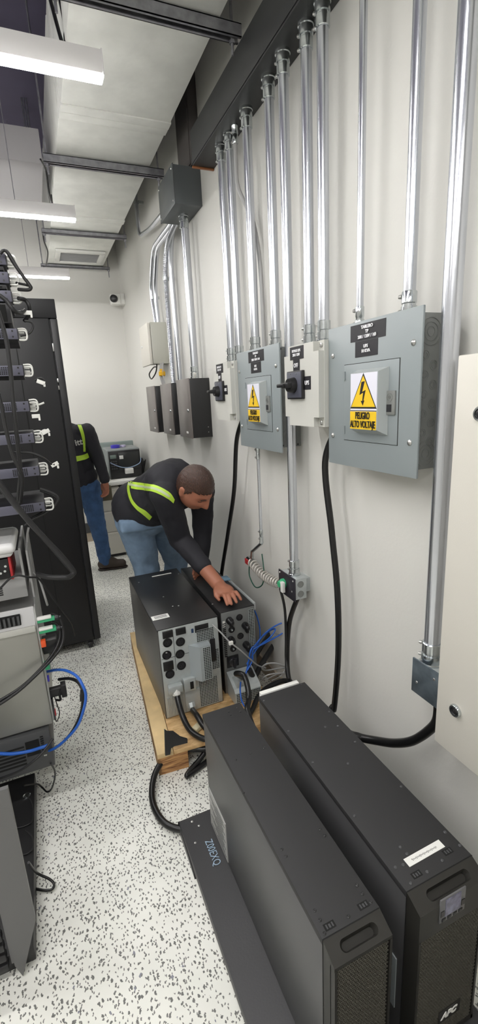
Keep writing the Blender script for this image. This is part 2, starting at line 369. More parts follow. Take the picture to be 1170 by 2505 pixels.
conduit(XC, 1.72, 1.672, TZ0, .0178, 'steel conduit entering the far grey panel at its near top corner')
conduit(XC, 1.912, 1.672, TZ0, .0185, 'steel conduit entering the far grey panel at its far top corner')
t = thing('flexible_conduit', (XC, 2.0, 2.3), 'thin curved tube leaving the wireway and slipping behind its neighbour', 'conduit')
MB().tube([(XC, 2.028, TZ0), (XC, 2.03, 2.45), (XC+.005, 2.035, 2.36), (.925, 1.99, 2.27), (.935, 1.94, 2.18), (.937, 1.90, 2.0), (.937, 1.89, 1.672)], .0085, 12).build('tube', grey_c, t)
connector(XC, 2.028, TZ0-.068, .010, t)
conduit(XC, 2.090, 1.656, TZ0, .0178, 'steel conduit into the far selector switch, nearer of its two')
conduit(XC, 2.188, 1.656, TZ0, .0185, 'steel conduit into the far selector switch, farther of its two')
conduit(XC, 1.93, .80, 1.275, .0075, 'thin conduit from the bottom of the far grey panel to the coiled cord fitting', top=True, bot=True)
conduit(XC-.015, 2.745, 1.612, 2.482, .019, 'steel conduit from the pull box down to the widest black wall box')
conduit(XC+.02, 2.80, 1.612, 2.482, .010, 'slim steel conduit behind the one above the widest black wall box', top=False, bot=False)
def bent(pts, r, label, ribs=False, m=galv, straps=()):
    t = thing('steel_conduit', pts[-1], label, 'conduit', 'bent conduits below the pull box')
    q = [Vector(p) for p in pts]
    # fillet corners
    path = [q[0]]
    for i in range(1, len(q)-1):
        a = (q[i-1]-q[i]); b = (q[i+1]-q[i]); L = min(a.length, b.length, .16)*.5; a.normalize(); b.normalize()
        p0, p2 = q[i]+a*L, q[i]+b*L
        for k in range(9):
            u = k/8; path.append(p0*(1-u)**2+q[i]*2*u*(1-u)+p2*u*u)
    path.append(q[-1])
    if ribs:
        dense = []
        for i in range(len(path)-1):
            n = max(1, int((path[i+1]-path[i]).length/.0022))
            dense += [path[i].lerp(path[i+1], k/n) for k in range(n)]
        dense.append(path[-1])
        MB().tube(dense, r, 14, smooth=False, radf=lambda u, i: 1+.09*(1 if (i//2) % 2 else -1)).build('tube', m, t, ang=80)
    else: MB().tube(path, r, 16, smooth=False).build('tube', m, t, ang=80)
    for (x, y, z) in straps: strap(x, y, z, r, t)
    return t
bent([(.90, 2.90, 2.53), (.90, 3.50, 2.53), (.905, 3.70, 2.30), (.905, 3.63, 2.05)], .0155, 'bent steel conduit from the pull box to the light grey wall box, outer of two', straps=((.905, 3.675, 2.24),))
bent([(.90, 2.90, 2.50), (.90, 3.40, 2.50), (.905, 3.58, 2.28), (.905, 3.56, 2.05)], .0150, 'bent steel conduit from the pull box to the light grey wall box, inner of two')
bent([(.895, 2.90, 2.50), (.895, 3.12, 2.46), (.895, 3.22, 2.34), (.90, 3.25, 2.2), (.90, 3.26, 1.60)], .0165, 'ribbed flexible conduit dropping to the middle black wall box', ribs=True, straps=((.898, 3.235, 2.27),))
bent([(.915, 2.90, 2.53), (.915, 3.08, 2.50), (.92, 3.17, 2.36), (.92, 3.17, 2.2), (.92, 3.17, 1.60)], .0165, 'smooth steel conduit beside the ribbed one above the middle black wall box')
bent([(.90, 3.9, ZC), (.90, 3.9, 2.72), (.90, 3.55, 2.66), (.90, 2.90, 2.62)], .0145, 'small steel conduit with an elbow coming down from the ceiling into the pull box', straps=((.90, 3.9, 2.95),))

# ---- grey load-centre panels
def panel(y0, y1, label, l1, l2, signw):
    """y0 near edge, y1 far edge of the cover; sits on the wall"""
    xc = .857; z0, z1 = 1.272, 1.682; yc = (y0+y1)/2
    t = thing('breaker_panel', ((xc+XW)/2, yc, z0), label, 'breaker panel', 'grey breaker panels')
    b = MB().box(xc+.004, XW, y0+.022, y1-.022, z0+.018, z1-.012, .002).build('box', panel_s, t)
    # knockouts on the side that faces the camera
    ys = y0+.022
    for (x, z, rr) in [(.903, z1-.055, .033), (.903, z0+.058, .033)]+[(.888+.028*(k % 2), z1-.11-.0235*k, .0125) for k in range(10)]:
        for r_ in ((rr, rr*.68, rr*.38) if rr > .02 else (rr, rr*.62)):
            MB().lathe((x, ys+.001, z), (0, -1, 0), [(r_, 0), (r_, .0022), (r_-.0018, .0022), (r_-.0018, .0006)], 24).build('knockout_ring', panel_s, b)
    for x in (.872, .94):
        for z in (z0+.026, z1-.02): MB().lathe((x, ys, z), (0, -1, 0), [(.004, 0), (.004, .0015)], 10).build('corner_rivet', dev_d, b)
    MB().box(xc-.0025, xc+.004, y0, y1, z0, z1, .0016).build('cover', panel_m, t)
    for y in (y0+.027, y1-.025):
        for z in (z0+.09, z1-.08):
            s = MB().lathe((xc-.0025, y, z), (-1, 0, 0), [(.0075, 0), (.0075, .002), (.004, .005), (.0005, .0055)], 16).build('cover_screw', screw_m, t)
    dy0, dy1, dz0, dz1 = y0+.072, y1-.085, z0+.08, z1-.112
    MB().box(xc-.0029, xc-.0024, dy0-.0016, dy1+.0016, dz0-.0016, dz1+.0016).build('door_gap', hole_m, t, smooth=False)
    dr = MB().box(xc-.0045, xc-.0026, dy0, dy1, dz0, dz1, .0006).build('door', panel_m, t)
    for z in (dz0+.03, dz1-.03): MB().cyl((xc-.006, dy1-.004, z-.012), (xc-.006, dy1-.004, z+.012), .0028, seg=10).build('hinge', panel_m, dr)
    la = MB().box(xc-.010, xc-.0045, dy0+.007, dy0+.044, 1.43, 1.492, .0015).build('latch', panel_s, dr)
    MB().box(xc-.0112, xc-.0098, dy0+.018, dy0+.036, 1.438, 1.457).build('latch_recess', dev_d, la, smooth=False)
    MB().lathe((xc-.010, dy0+.026, 1.475), (-1, 0, 0), [(.011, 0), (.011, .001), (.009, .001), (.009, .0002)], 20).build('latch_emblem', panel_s, la)
    text('latch_emblem_letter', 'D', .012, (xc-.0102, dy0+.026, 1.475), NX['right'], NX['up'], panel_s, la)
    # raised sign holder
    a0, a1 = y0+.108, y0+.240; b0, b1 = 1.380, 1.553
    sx = xc-.033; h = .010
    hold = MB().hexa([(xc-.005, a0, b0-.004), (xc-.005, a1, b0-.004), (xc-.005, a1, b1), (xc-.005, a0, b1),
                      (sx, a0+.009, b0+h), (sx, a1-.006, b0+h), (sx, a1-.006, b1-h), (sx, a0+.009, b1-h)]).build('sign_holder', plate_m, t, smooth=False)
    s0, s1, q0, q1 = a0+.011, a1-.008, b0+h+.001, b1-h-.001
    xx = sx-.0008
    sg = MB().box(xx-.0006, sx+.0002, s0, s1, q0, q1).build('warning_sign', sgw_m, hold, smooth=False)
    yc_ = (s0+s1)/2; W = (s1-s0); H = q1-q0
    def flat(name, pts, m, k): return MB().prism([(y, z) for y, z in pts], 'x', xx-.0006-k*.0004, xx-.0003).build(name, m, sg, smooth=False)
    tz0 = q0+H*.40
    flat('triangle_border', [(s0+.001, tz0-.002), (s1-.001, tz0-.002), (yc_, q1-.0005)], text_b, 1)
    flat('triangle', [(s0+.005, tz0+.0005), (s1-.005, tz0+.0005), (yc_, q1-.007)], yel_m, 2)
    bz = lambda u, w: (yc_-u*W*.5, tz0+w*(q1-tz0))
    flat('lightning_bolt', [bz(.13, .76), bz(-.12, .74), bz(-.26, .36), bz(.02, .43), bz(-.04, .18), bz(-.16, .19), bz(.0, .045), bz(.12, .20), bz(.045, .19), bz(.2, .50), bz(-.06, .45)][::1], text_b, 3)
    flat('sign_bar', [(s0, tz0-.011), (s1, tz0-.011), (s1, tz0-.009), (s0, tz0-.009)], text_b, 1)
    flat('sign_bar', [(s0, tz0-.004), (s1, tz0-.004), (s1, tz0-.002), (s0, tz0-.002)], text_b, 1)
    flat('caption_panel', [(s0, q0), (s1, q0), (s1, tz0-.012), (s0, tz0-.012)], yel_m, 2)
    text('caption', 'PELIGRO', .0265, (xx-.0014, yc_, q0+H*.242), NX['right'], NX['up'], text_b, sg, sx=.60, bold=.0004)
    text('caption', 'ALTO VOLTAJE', .0265, (xx-.0014, yc_, q0+H*.085), NX['right'], NX['up'], text_b, sg, sx=.60, bold=.0004)
    def lab(yc2, w, z0_, z1_, body, size, n):
        p = MB().box(xc-.0035, xc-.002, yc2-w/2, yc2+w/2, z0_, z1_).build('name_plate', label_b, t, smooth=False)
        text('name_plate_text', body, size, (xc-.0036, yc2, (z0_+z1_)/2), NX['right'], NX['up'], text_w, p, space=1.05, bold=.00035)
    lab(y0+.202 if signw > .12 else y0+.205, .149, 1.630, 1.674, l1, .0118, 3)
    lab(y0+.206, .097, 1.587, 1.629, l2, .0118, 2)
    return t
panel(.887, 1.277, 'grey breaker panel nearest the camera with the large yellow high voltage sign', 'TABLERO\nTP\n208 / 120V / 1Ø', 'UPS\n10 KVA', .137)
panel(1.602, 2.006, 'farther grey breaker panel between the two selector switches, its sign seen small', 'TABLERO\nTP\n208 / 120V / 1Ø', 'UPS\n6 KVA', .137)

# ---- selector switch enclosures
def selector(y0, y1, label, l1):
    x0, x1 = .82, .915; z0, z1 = 1.388, 1.652
    t = thing('selector_switch_box', (x1, (y0+y1)/2, z0), label, 'switch box', 'light grey selector switch boxes')
    MB().box(x1-.0548, XW-.006, y0+.001, y1-.001, z0+.001, z1-.001, .002).box(XW-.012, XW, y0+.03, y1-.03, z0+.03, z1-.03).build('base', encl_m, t)
    # lid with notched corners
    c = .030
    poly = [(y0+c, z0), (y1-c, z0), (y1-c, z0+c), (y1, z0+c), (y1, z1-c), (y1-c, z1-c), (y1-c, z1), (y0+c, z1), (y0+c, z1-c), (y0, z1-c), (y0, z0+c), (y0+c, z0+c)]
    l = MB().prism(poly, 'x', x0, x1-.055).box(x1-.075, x1-.0552, y0-.0012, y1+.0012, z0-.0012, z1+.0012, .001).build('lid', encl_m, t, smooth=False)
    for y in (y0+.013, y1-.013):
        for z in (z0+.013, z1-.013): MB().lathe((x1-.075, y, z), (-1, 0, 0), [(.0075, 0), (.0075, .004), (.004, .006), (.001, .0055)], 14).build('lid_screw', screw_m, l)
    yc = (y0+y1)/2+.026
    for nm, a, b, e, f, s, sz in (('name_plate', yc-.048, yc+.040, 1.607, 1.648, l1, .0125), ('position_label', yc-.022, yc+.020, 1.568, 1.6065, 'OFF', .019),
                                  ('position_label', yc-.090, yc-.050, 1.507, 1.549, 'UPS', .019), ('position_label', yc+.032, yc+.060, 1.507, 1.549, '', 0)):
        p = MB().box(x0-.0014, x0+.0004, a, b, e, f).build(nm, label_b, t, smooth=False)
        if s: text(nm+'_text', s, sz, (x0-.0015, (a+b)/2, (e+f)/2), NX['right'], NX['up'], text_w, p, sx=.85, bold=.0002)
    sp = MB().box(x0-.014, x0, yc-.049, yc+.045, 1.482, 1.566, .002).build('switch_plate', mat('switch_plate_grey', (74, 76, 88), .45), t)
    MB().box(x0-.011, x0, yc-.053, yc+.049, 1.478, 1.570, .002).build('switch_plate_frame', black_p, t)
    k = MB().lathe((x0-.014, yc-.002, 1.524), (-1, 0, 0), [(.026, 0), (.025, .006), (.022, .02), (.021, .022)], 28)
    k.box(x0-.058, x0-.03, yc-.006, yc+.040, 1.518, 1.530, .003); k.box(x0-.05, x0-.03, yc-.024, yc+.02, 1.515, 1.533, .003); k.build('rotary_knob', black_p, sp)
    for y in (yc-.02, yc+.02): MB().lathe((x0-.014, y, 1.524+.036), (-1, 0, 0), [(.002, 0), (.002, .001)], 8).build('plate_screw', screw_m, sp)
    return t
selector(1.280, 1.500, 'light grey selector switch box reading UPS, beside the nearest breaker panel', 'BYPASS UPS\n208 / 120V')
selector(2.010, 2.222, 'farther light grey selector switch box, beside the widest black wall box', 'BYPASS UPS\n208 / 120V')
# ---- black wall boxes
for y0, y1, z0, z1, lb in ((2.673, 2.93, 1.265, 1.61, 'widest of three black-sided bronze wall boxes, beside the far selector switch'),
                           (3.08, 3.36, 1.262, 1.60, 'middle of three black-sided bronze wall boxes'), (3.55, 3.83, 1.255, 1.60, 'far one of three black-sided bronze wall boxes, next to the corner')):
    t = thing('wall_cabinet', (.89, (y0+y1)/2, z0), lb, 'wall box', 'black and bronze wall boxes')
    MB().box(.833, XW, y0, y1, z0, z1, .002).build('body', black_m, t)
    dd = MB().box(.824, .8325, y0-.001, y1+.001, z0-.002, z1+.002, .002).build('door', brown_b, t)
    MB().lathe((.824, y0+.035, (z0+z1)/2-.01), (-1, 0, 0), [(.010, 0), (.010, .003), (.007, .007), (.003, .009)], 16).build('lock', chrome, dd)
    MB().box(.8225, .8242, y0+.07, y0+.105, z0+.025, z0+.037).build('badge', white_l, dd, smooth=False)
    for z in (z0+.03, z0+.06): MB().lathe((.93, y0, z), (0, -1, 0), [(.003, 0), (.003, .0012)], 8).build('side_rivet', screw_m, t)
w = MB()
for i in range(4): w.tube([(.87+.01*i, 2.70+.012*i, 1.612), (.868+.01*i, 2.69+.012*i, 1.632), (.874+.01*i, 2.71+.012*i, 1.642), (.878+.01*i, 2.72+.012*i, 1.612)], .003, 6)
tag(w.build('wire_tails', white_c), 'short white wire loops on top of the widest black wall box', 'wires')
# light grey wall box
t = thing('wall_cabinet', (.87, 3.6, 1.75), 'light grey wall box with its door ajar above the black wall boxes', 'wall box')
MB().box(.835, XW, 3.54, 3.70, 1.76, 2.05, .003).build('body', mat('box_sage', (186, 186, 176), .4), t)
dd = MB().box(.812, .832, 3.54, 3.83, 1.755, 2.045, .003).build('door', cab_m, t)
MB().lathe((.812, 3.77, 1.9), (-1, 0, 0), [(.008, 0), (.008, .003), (.004, .006)], 12).build('lock', chrome, dd)
cable('wire_loop', [(.87, 3.58, 1.76), (.86, 3.60, 1.70), (.85, 3.72, 1.66), (.85, 3.78, 1.70), (.86, 3.66, 1.74), (.87, 3.60, 1.74)], .005, cable_m, 'black cable loop hanging under the light grey wall box', 'cable')
w = MB()
for i in range(4): w.tube([(.88, 3.42+.03*i, 1.76), (.87, 3.43+.03*i, 1.68), (.88, 3.42+.028*i, 1.60)], .004, 6)
tag(w.build('wire_tails', grey_c), 'grey wires between the light grey wall box and the black boxes', 'wires')
tag(MB().lathe((.87, 3.45, 1.665), (0, 0, 1), [(.018, 0), (.024, .006), (.024, .03), (.014, .036), (.014, .05)], 18).build('yellow_connector', mat('connector_yellow', (228, 176, 24), .45)), 'round yellow cable connector under the light grey wall box', 'connector')

# ---- plug box, coiled cord, fittings near the floor
t = thing('plug_box', (.90, 1.61, .66), 'small square metal box with a dark cover and green plug low on the wall', 'junction box')
pl = P(683, 1395, 'x', .862); pr = P(723, 1468, 'x', .862)
b = MB().box(.867, .922, 1.543, 1.672, .665, .757, .003).box(.92, XW, 1.57, 1.64, .68, .74).build('box', rear_m, t)
for z in (.689, .732): MB().lathe((.893, 1.543, z), (0, -1, 0), [(.0145, 0), (.0145, .0015), (.0125, .0015), (.0125, .0003)], 20).build('knockout_ring', panel_s, b)
MB().box(.862, .867, 1.537, 1.677, .660, .762, .001).build('cover', mat('cover_dark', (58, 56, 64), .4, .4), t)
gp = MB().lathe((.862, 1.63, .712), (-1, 0, 0), [(.021, 0), (.021, .010), (.017, .016), (.013, .026)], 20).build('green_plug', green_p, t)
MB().box(.838, .852, 1.600, 1.620, .682, .728, .002).build('plug_tag', white_l, gp)
for y, z in ((1.549, .75), (1.664, .75), (1.56, .70)): MB().lathe((.861, y, z), (-1, 0, 0), [(.004, 0), (.003, .002)], 10).build('cover_screw', screw_m, t)
a = Vector(P(613, 1372, 'x', .90)); bb = Vector(P(684, 1428, 'x', .885)); n = 300; pts = []
ax = (bb-a).normalized(); e1 = ax.orthogonal().normalized(); e2 = ax.cross(e1)
for i in range(n+1):
    u = i/n; th = 2*PI*13*u; c = a.lerp(bb, u)+Vector((0, 0, -.02*math.sin(PI*u)))
    pts.append(c+(e1*math.cos(th)+e2*math.sin(th))*.019)
cc = tag(MB().tube(pts, .0052, 8, smooth=False).build('coiled_cord', mat('cord_silver', (190, 186, 180), .35, .4), ang=80), 'coiled grey flexible cord stretched between the wall fitting and the plug box', 'coiled cord')
t = thing('conduit_fitting', tuple(a), 'small metal clamp fitting with a red tag holding the coiled cord', 'fitting')
MB().cyl(a+Vector((0, .02, 0)), a+Vector((0, -.02, 0)), .021, seg=18).build('clamp', chrome, t)
MB().box(a[0]-.024, a[0]-.018, a[1]-.02, a[1]+.02, a[2]-.014, a[2]+.014, .002).build('red_tag', red_p, t)
MB().cyl(a+Vector((0, -.02, .02)), a+Vector((.0, -.03, .065)), .009, seg=14).cyl(a+Vector((0, -.03, .06)), (XC, 1.93, .80), .008, seg=12).build('elbow_body', chrome, t)
cable('green_wire', [P(610, 1385, 'x', .9), P(611, 1410, 'x', .895), P(625, 1436, 'x', .89), P(642, 1430, 'x', .89), P(646, 1400, 'x', .9), P(641, 1355, 'x', .91)], .003, green_c, 'green wire looping under the coiled cord', 'wire')
# power cords down the wall
cable('power_cable', [(.88, 2.03, 1.392), P(579, 1080, 'x', .885), P(573, 1200, 'x', .89), P(557, 1310, 'x', .89), P(543, 1398, 'x', .88), P(536, 1470, 'x', .86)], .011, cable_m, 'thick black cord hanging from the far selector switch box', 'power cord')
cable('power_cable', [(.885, 1.262, 1.392), P(796, 1130, 'x', .89), P(812, 1300, 'x', .895), P(826, 1450, 'x', .9), P(828, 1600, 'x', .9), P(818, 1730, 'x', .89), (.885, P(818, 1730, 'x', .89)[1]+.01, .30), (.87, P(818, 1730, 'x', .89)[1]+.02, .12), (.83, 1.30, .03)], .0115, cable_m, 'thick black cord hanging from the near selector switch box behind the large unit', 'power cord')
cable('power_cable', [(.895, 1.57, .665), P(709, 1520, 'x', .90), P(703, 1600, 'x', .90), P(707, 1660, 'x', .88), P(725, 1690, 'x', .86), (.82, 1.45, .14)], .011, cable_m, 'black cord running down from the bottom of the plug box', 'power cord')
cable('thin_cord', [P(686, 1440, 'x', .87), P(697, 1490, 'x', .88), P(700, 1560, 'x', .885), P(700, 1610, 'x', .89), P(706, 1660, 'x', .87)], .006, cable_s, 'thin black cord beside the plug box cord', 'cord')
# blank junction box + its cord
t = thing('junction_box', (.90, .84, .66), 'square zinc junction box with blank cover under the fattest conduit', 'junction box')
MB().box(.868, XW, .792, .882, .662, .756, .003).build('box', rear_m, t)
MB().box(.863, .868, .783, .879, .664, .768, .001).build('cover', steel, t)
for z in (.70, .745): MB().lathe((.863, .80+.06*(z < .72), z), (-1, 0, 0), [(.004, 0), (.003, .002)], 10).build('cover_screw', screw_m, t)
cable('power_cable', [(.905, .82, .665), (.90, .815, .60), P(1052, 1785, 'x', .895), P(1010, 1812, 'x', .89), P(965, 1818, 'x', .88), P(920, 1812, 'x', .865), P(888, 1806, 'x', .845), P(868, 1800, 'x', .825), (.79, 1.12, .36), (.785, 1.2, .2)], .0135, cable_m, 'thick black cord sagging from the zinc junction box to behind the large unit', 'power cord')
# cream cabinet at the right edge
xf = .85; A = P(1134, 900, 'x', xf); B = P(1065, 1800, 'x', xf); yn = A[1]*.65+B[1]*.35; zb = B[2]; zt = P(1155, 869, 'x', xf)[2]
t = thing('wall_cabinet', (.9, .3, zb), 'large cream metal wall cabinet with round locks at the right edge of the view', 'cabinet')
MB().box(xf+.006, XW, -.35, yn-.002, zb, zt, .003).build('body', cab_m, t)
dd = MB().box(xf-.012, xf+.004, -.35, yn, zb-.002, zt+.002, .003).build('door', cab_m, t)
for px, py in ((1116, 1738), (1178, 1012)):
    c = P(px, py, 'x', xf-.012)
    l = MB().lathe(c, (-1, 0, 0), [(.0165, 0), (.0165, .004), (.014, .0075), (.0105, .0078), (.0100, .004)], 28).build('lock', chrome, dd)
    MB().lathe((c[0]-.002, c[1], c[2]), (-1, 0, 0), [(.0098, 0), (.0098, .0035), (.006, .0055)], 20).build('lock_core', black_p, l)
    MB().box(c[0]-.0085, c[0]-.005, c[1]-.0012, c[1]+.0012, c[2]-.005, c[2]+.005).build('key_slot', dev_d, l, smooth=False)
# security camera in the far corner
c = P(285, 733, 'y', 5.05)
t = thing('security_camera', c, 'small white security camera with a dark lens in the far corner', 'camera')
MB().box(c[0]+.03, XW, c[1]-.03, c[1]+.05, c[2]-.045, c[2]+.055, .006).build('bracket', white_l, t)
MB().box(c[0]-.06, c[0]+.035, c[1]-.045, c[1]+.045, c[2]-.05, c[2]+.05, .012).build('housing', white_l, t)
MB().lathe((c[0]-.03, c[1]-.045, c[2]), (-.5, -.86, -.1), [(.035, -.01), (.035, .02), (.028, .026), (.01, .028)], 20).build('lens', black_p, t)
# ================================================================ foreground units
def on_top(scr, z, r, parent, m=screw_m):
    for px, py in scr:
        c = P(px, py, 'z', z); MB().lathe((c[0], c[1], z), (0, 0, 1), [(r, 0), (r, .0008), (r*.55, .002), (r*.3, .0014)], 12).build('top_screw', m, parent)
def hexmesh(x0, x1, z0, z1, y, cell, parent, name='front_grille'):
    m = MB(); r = cell/math.sqrt(3); w = cell*.16; nx = int((x1-x0)/cell)+1; nz = int((z1-z0)/(r*1.5))+1
    for j in range(nz):
        for i in range(nx):
            cx = x0+cell*(i+.5*(j % 2)); cz = z0+r*1.5*j
            if cx-cell/2 < x0-1e-4 or cx+cell/2 > x1+1e-3 or cz+r > z1+.002: continue
            o = [(cx+r*math.sin(PI/3*k), cz+r*math.cos(PI/3*k)) for k in range(6)]; q = [(cx+(r-w)*math.sin(PI/3*k), cz+(r-w)*math.cos(PI/3*k)) for k in range(6)]
            vs = [(a, y-.0015, b) for a, b in o]+[(a, y-.0022, b) for a, b in q]+[(a, y+.003, b) for a, b in q]
            fs = [(k, (k+1) % 6, 6+(k+1) % 6, 6+k) for k in range(6)]+[(6+k, 6+(k+1) % 6, 12+(k+1) % 6, 12+k) for k in range(6)]
            m.add(vs, fs)
    return m.build(name, mesh_m, parent, smooth=False)
def cut_slot(body, x0, x1, yA, zA, yB, zB):
    """grip recess cut into the sloping face that runs from (yA,zA) down to (yB,zB)"""
    d = Vector((0, yB-yA, zB-zA)); L = d.length; d.normalize(); n = Vector((0, d.z, -d.y)); n = n if n.z > 0 else -n
    def ring(t0, t1, a, b, h, seg=8):
        r = (t1-t0)/2; tc = (t0+t1)/2; out = []
        for k in range(2*seg+2):
            th = PI/2+PI*(k if k <= seg else k-1)/seg; cx = a+r if k <= seg else b-r
            out.append(Vector((cx+r*math.cos(th), yA, zA))+d*(tc+r*math.sin(th))+n*h)
        return out
    T = ring(L*.26, L*.76, x0, x1, .004); M = ring(L*.26, L*.76, x0, x1, 0); B = ring(L*.36, L*.70, x0+.007, x1-.007, -.013); k = len(T)
    vs = T+M+B; fs = [tuple(range(k)), tuple(range(3*k-1, 2*k-1, -1))]+[(o+i, o+(i+1) % k, o+k+(i+1) % k, o+k+i) for o in (0, k) for i in range(k)]
    def ob(v, f):
        me = bpy.data.meshes.new('t'); me.from_pydata([tuple(p) for p in v], [], f); bm = bmesh.new(); bm.from_mesh(me); bmesh.ops.recalc_face_normals(bm, faces=bm.faces[:]); bm.to_mesh(me); bm.free()
        o = bpy.data.objects.new('t', me); col.objects.link(o); return o
    A, Cc = ob(body.v, body.f), ob(vs, fs)
    md = A.modifiers.new('b', 'BOOLEAN'); md.operation = 'DIFFERENCE'; md.solver = 'EXACT'; md.object = Cc
    me = bpy.data.meshes.new_from_object(A.evaluated_get(bpy.context.evaluated_depsgraph_get()))
    out = MB(); out.add([v.co for v in me.vertices], [tuple(p.vertices) for p in me.polygons])
    bpy.data.objects.remove(A); bpy.data.objects.remove(Cc); return out
def unit(x0, x1, y0, y1, z0, z1, label, scr, vents, meshtop, logo=None, screen=False):
    t = thing('power_unit', ((x0+x1)/2, (y0+y1)/2, z0), label, 'ups unit', 'charcoal rack units standing on edge')
    MB().box(x0+.0015, x1-.0015, y0, y1, z0, z1-.0015, .0012).build('chassis', ups_m, t)
    MB().box(x0, x1, y0-.0005, y1+.001, z1-.0022, z1, .001).box(x0, x0+.0012, y0-.0005, y1+.001, z1-.016, z1-.0005, .0004).box(x1-.0012, x1, y0-.0005, y1+.001, z1-.016, z1-.0005, .0004).build('top_cover', ups_top, t)
    yb = y0-.040; zs = z1-.020
    b = MB().prism([(y0-.002, z0), (y0-.002, meshtop), (yb+.012, meshtop), (yb+.012, z0)], 'x', x0+.0005, x1-.0005)
    b.box(x0+.0005, x0+.006, yb-.001, yb+.014, z0, meshtop).box(x1-.006, x1-.0005, yb-.001, yb+.014, z0, meshtop).box(x0, x1, yb-.001, yb+.01, z0, z0+.012)
    bz = b.build('front_bezel', bez_m, t, smooth=False)
    w = x1-x0
    capm = MB().prism([(y0-.002, meshtop), (y0-.002, z1-.001), (yb, zs), (yb, meshtop)], 'x', x0+.0005, x1-.0005)
    cut_slot(capm, x0+w*.20, x1-w*.16, y0-.002, z1-.001, yb, zs).build('bezel_cap', bez_m, bz, smooth=True, ang=30)
    MB().box(x0+.006, x1-.006, yb+.008, yb+.0115, z0+.01, meshtop).build('bezel_dark_backing', hole_m, bz, smooth=False)
    hexmesh(x0+.0062, x1-.0062, z0+.012, meshtop, yb+.003, .0062, bz)
    MB().box(x0-.0004, x1+.0004, y0-.0022, y0-.0006, z0, z1-.0008).build('bezel_seam', hole_m, t, smooth=False)
    for v in vents:
        c = P(*v, 'z', z1); o = MB().box(c[0]-.012, c[0]+.012, c[1]-.0065, c[1]+.0065, z1-.0001, z1+.0004).build('latch_window', hole_m, t, smooth=False)
        MB().box(c[0]-.008, c[0]-.005, c[1]-.004, c[1]+.004, z1, z1+.0009).box(c[0]-.002, c[0]+.002, c[1]-.004, c[1]+.003, z1, z1+.0009).box(c[0]+.005, c[0]+.008, c[1]-.004, c[1]+.004, z1, z1+.0009).build('latch_teeth', dgrey, o, smooth=False)
    on_top(scr, z1, .0036, t, black_m if not screen else dgrey)
    return t, bz, yb
Z7 = lambda a, b: (620+a/2.127, 1640+b/2.127)
Z6 = lambda a, b: (350+a/2.6, 1650+b/2.6)
UZ = .49
s1 = [Z7(*q) for q in ((347, 828), (372, 860), (148, 932), (170, 968), (320, 1250), (347, 1300), (540, 1118), (568, 1162), (370, 1370), (495, 1282), (612, 1206))]+[Z6(*q) for q in ((545, 237), (600, 213), (618, 237), (558, 257), (590, 543), (683, 503), (770, 467), (640, 750))]
t, bz, yb = unit(.354, .489, .556, 1.268, .045, UZ, 'narrow charcoal battery unit on edge in the foreground, its side facing the aisle', s1, [Z7(397, 1328), Z7(573, 1222)], .462)
lb = MB().box(.3528, .3556, 1.105, 1.262, .052, .205).build('spec_label', mat('label_grey', (170, 170, 168), .5), t, smooth=False)
ln = MB()
for i in range(14):
    z = .062+.0098*i; ln.box(.3523, .3530, 1.115+.01*(i % 3), 1.25-.02*((i*7) % 4), z, z+.0032)
ln.build('label_lines', dgrey, lb, smooth=False)
s2 = [Z7(*q) for q in ((183, 316), (310, 480), (527, 758), (740, 1025), (780, 1012), (375, 295), (440, 290), (530, 372), (493, 485), (770, 605), (998, 842), (985, 990), (905, 1048), (800, 955), (765, 920), (1075, 912), (55, 158), (250, 72), (395, 215), (820, 1108))]
t, bz, yb = unit(.558, .742, .556, 1.266, .045, UZ, 'wide charcoal power unit on edge against the wall, display and logo on its front', s2, [Z7(850, 1062), Z7(1012, 942)], .398, screen=True)
lb = MB().box(-.052, .052, -.0095, .0095, 0, .0008, T=Matrix.Translation(Vector(P(1039, 2087, 'z', UZ)))@Matrix.Rotation(math.radians(1), 4, 'Z')).build('strip_label', white_l, t, smooth=False)
c = Vector(P(1039, 2087, 'z', UZ+.001)); q = []
for i in range(60): q.append(c+Vector((-.036+.0012*i, .0022*math.sin(i*2.1)*(1+.5*math.sin(i*.7)), 0)))
MB().tube(q, .0004, 4, smooth=False).build('handwriting', text_b, lb)
# display
A = P(1078, 2206, 'y', yb-.001); B = P(1134, 2216, 'y', yb-.001)
dx0, dx1, dz0, dz1 = A[0], A[0]+.070, A[2]-.060, A[2]+.002
ds = MB().box(dx0, dx1, yb-.0025, yb+.001, dz0, dz1, .001).build('display_module', mat('display_frame', (96, 96, 98), .35), bz)
MB().box(dx0+.014, dx1-.014, yb-.0035, yb-.002, dz0+.014, dz1-.004).build('screen', mat('lcd', (108, 108, 132), .2, var=.5, vscale=70), ds, smooth=False)
k = MB()
for i in range(4): k.box(dx0+.006+.0155*i, dx0+.0165+.0155*i, yb-.0038, yb-.002, dz0+.002, dz0+.010, .0008)
k.box(dx0+.002, dx0+.011, yb-.0035, yb-.002, dz0+.018, dz0+.032).box(dx1-.011, dx1-.002, yb-.0035, yb-.002, dz0+.018, dz0+.032).build('buttons', black_p, ds)
c = P(1098, 2474, 'y', yb)
lg = MB().prism([(c[0]-.03, c[2]-.02), (c[0]+.034, c[2]-.02), (c[0]+.034, c[2]+.016), (c[0]-.03, c[2]+.016)], 'y', yb-.0005, yb+.003).build('logo_plate', bez_m, bz, smooth=False)
text('logo_text', 'APC', .024, (c[0], yb-.0006, c[2]), (1, 0, .0), (.30, 0, 1), white_l, lg, bold=.0012, sx=.95)
lb = P(955, 2335, 'x', .557)
q = [P(a, b, 'x', .557) for a, b in ((947, 2317), (965, 2340), (965, 2453), (946, 2434))]; sy = sorted(p[1] for p in q); sz = sorted(p[2] for p in q)
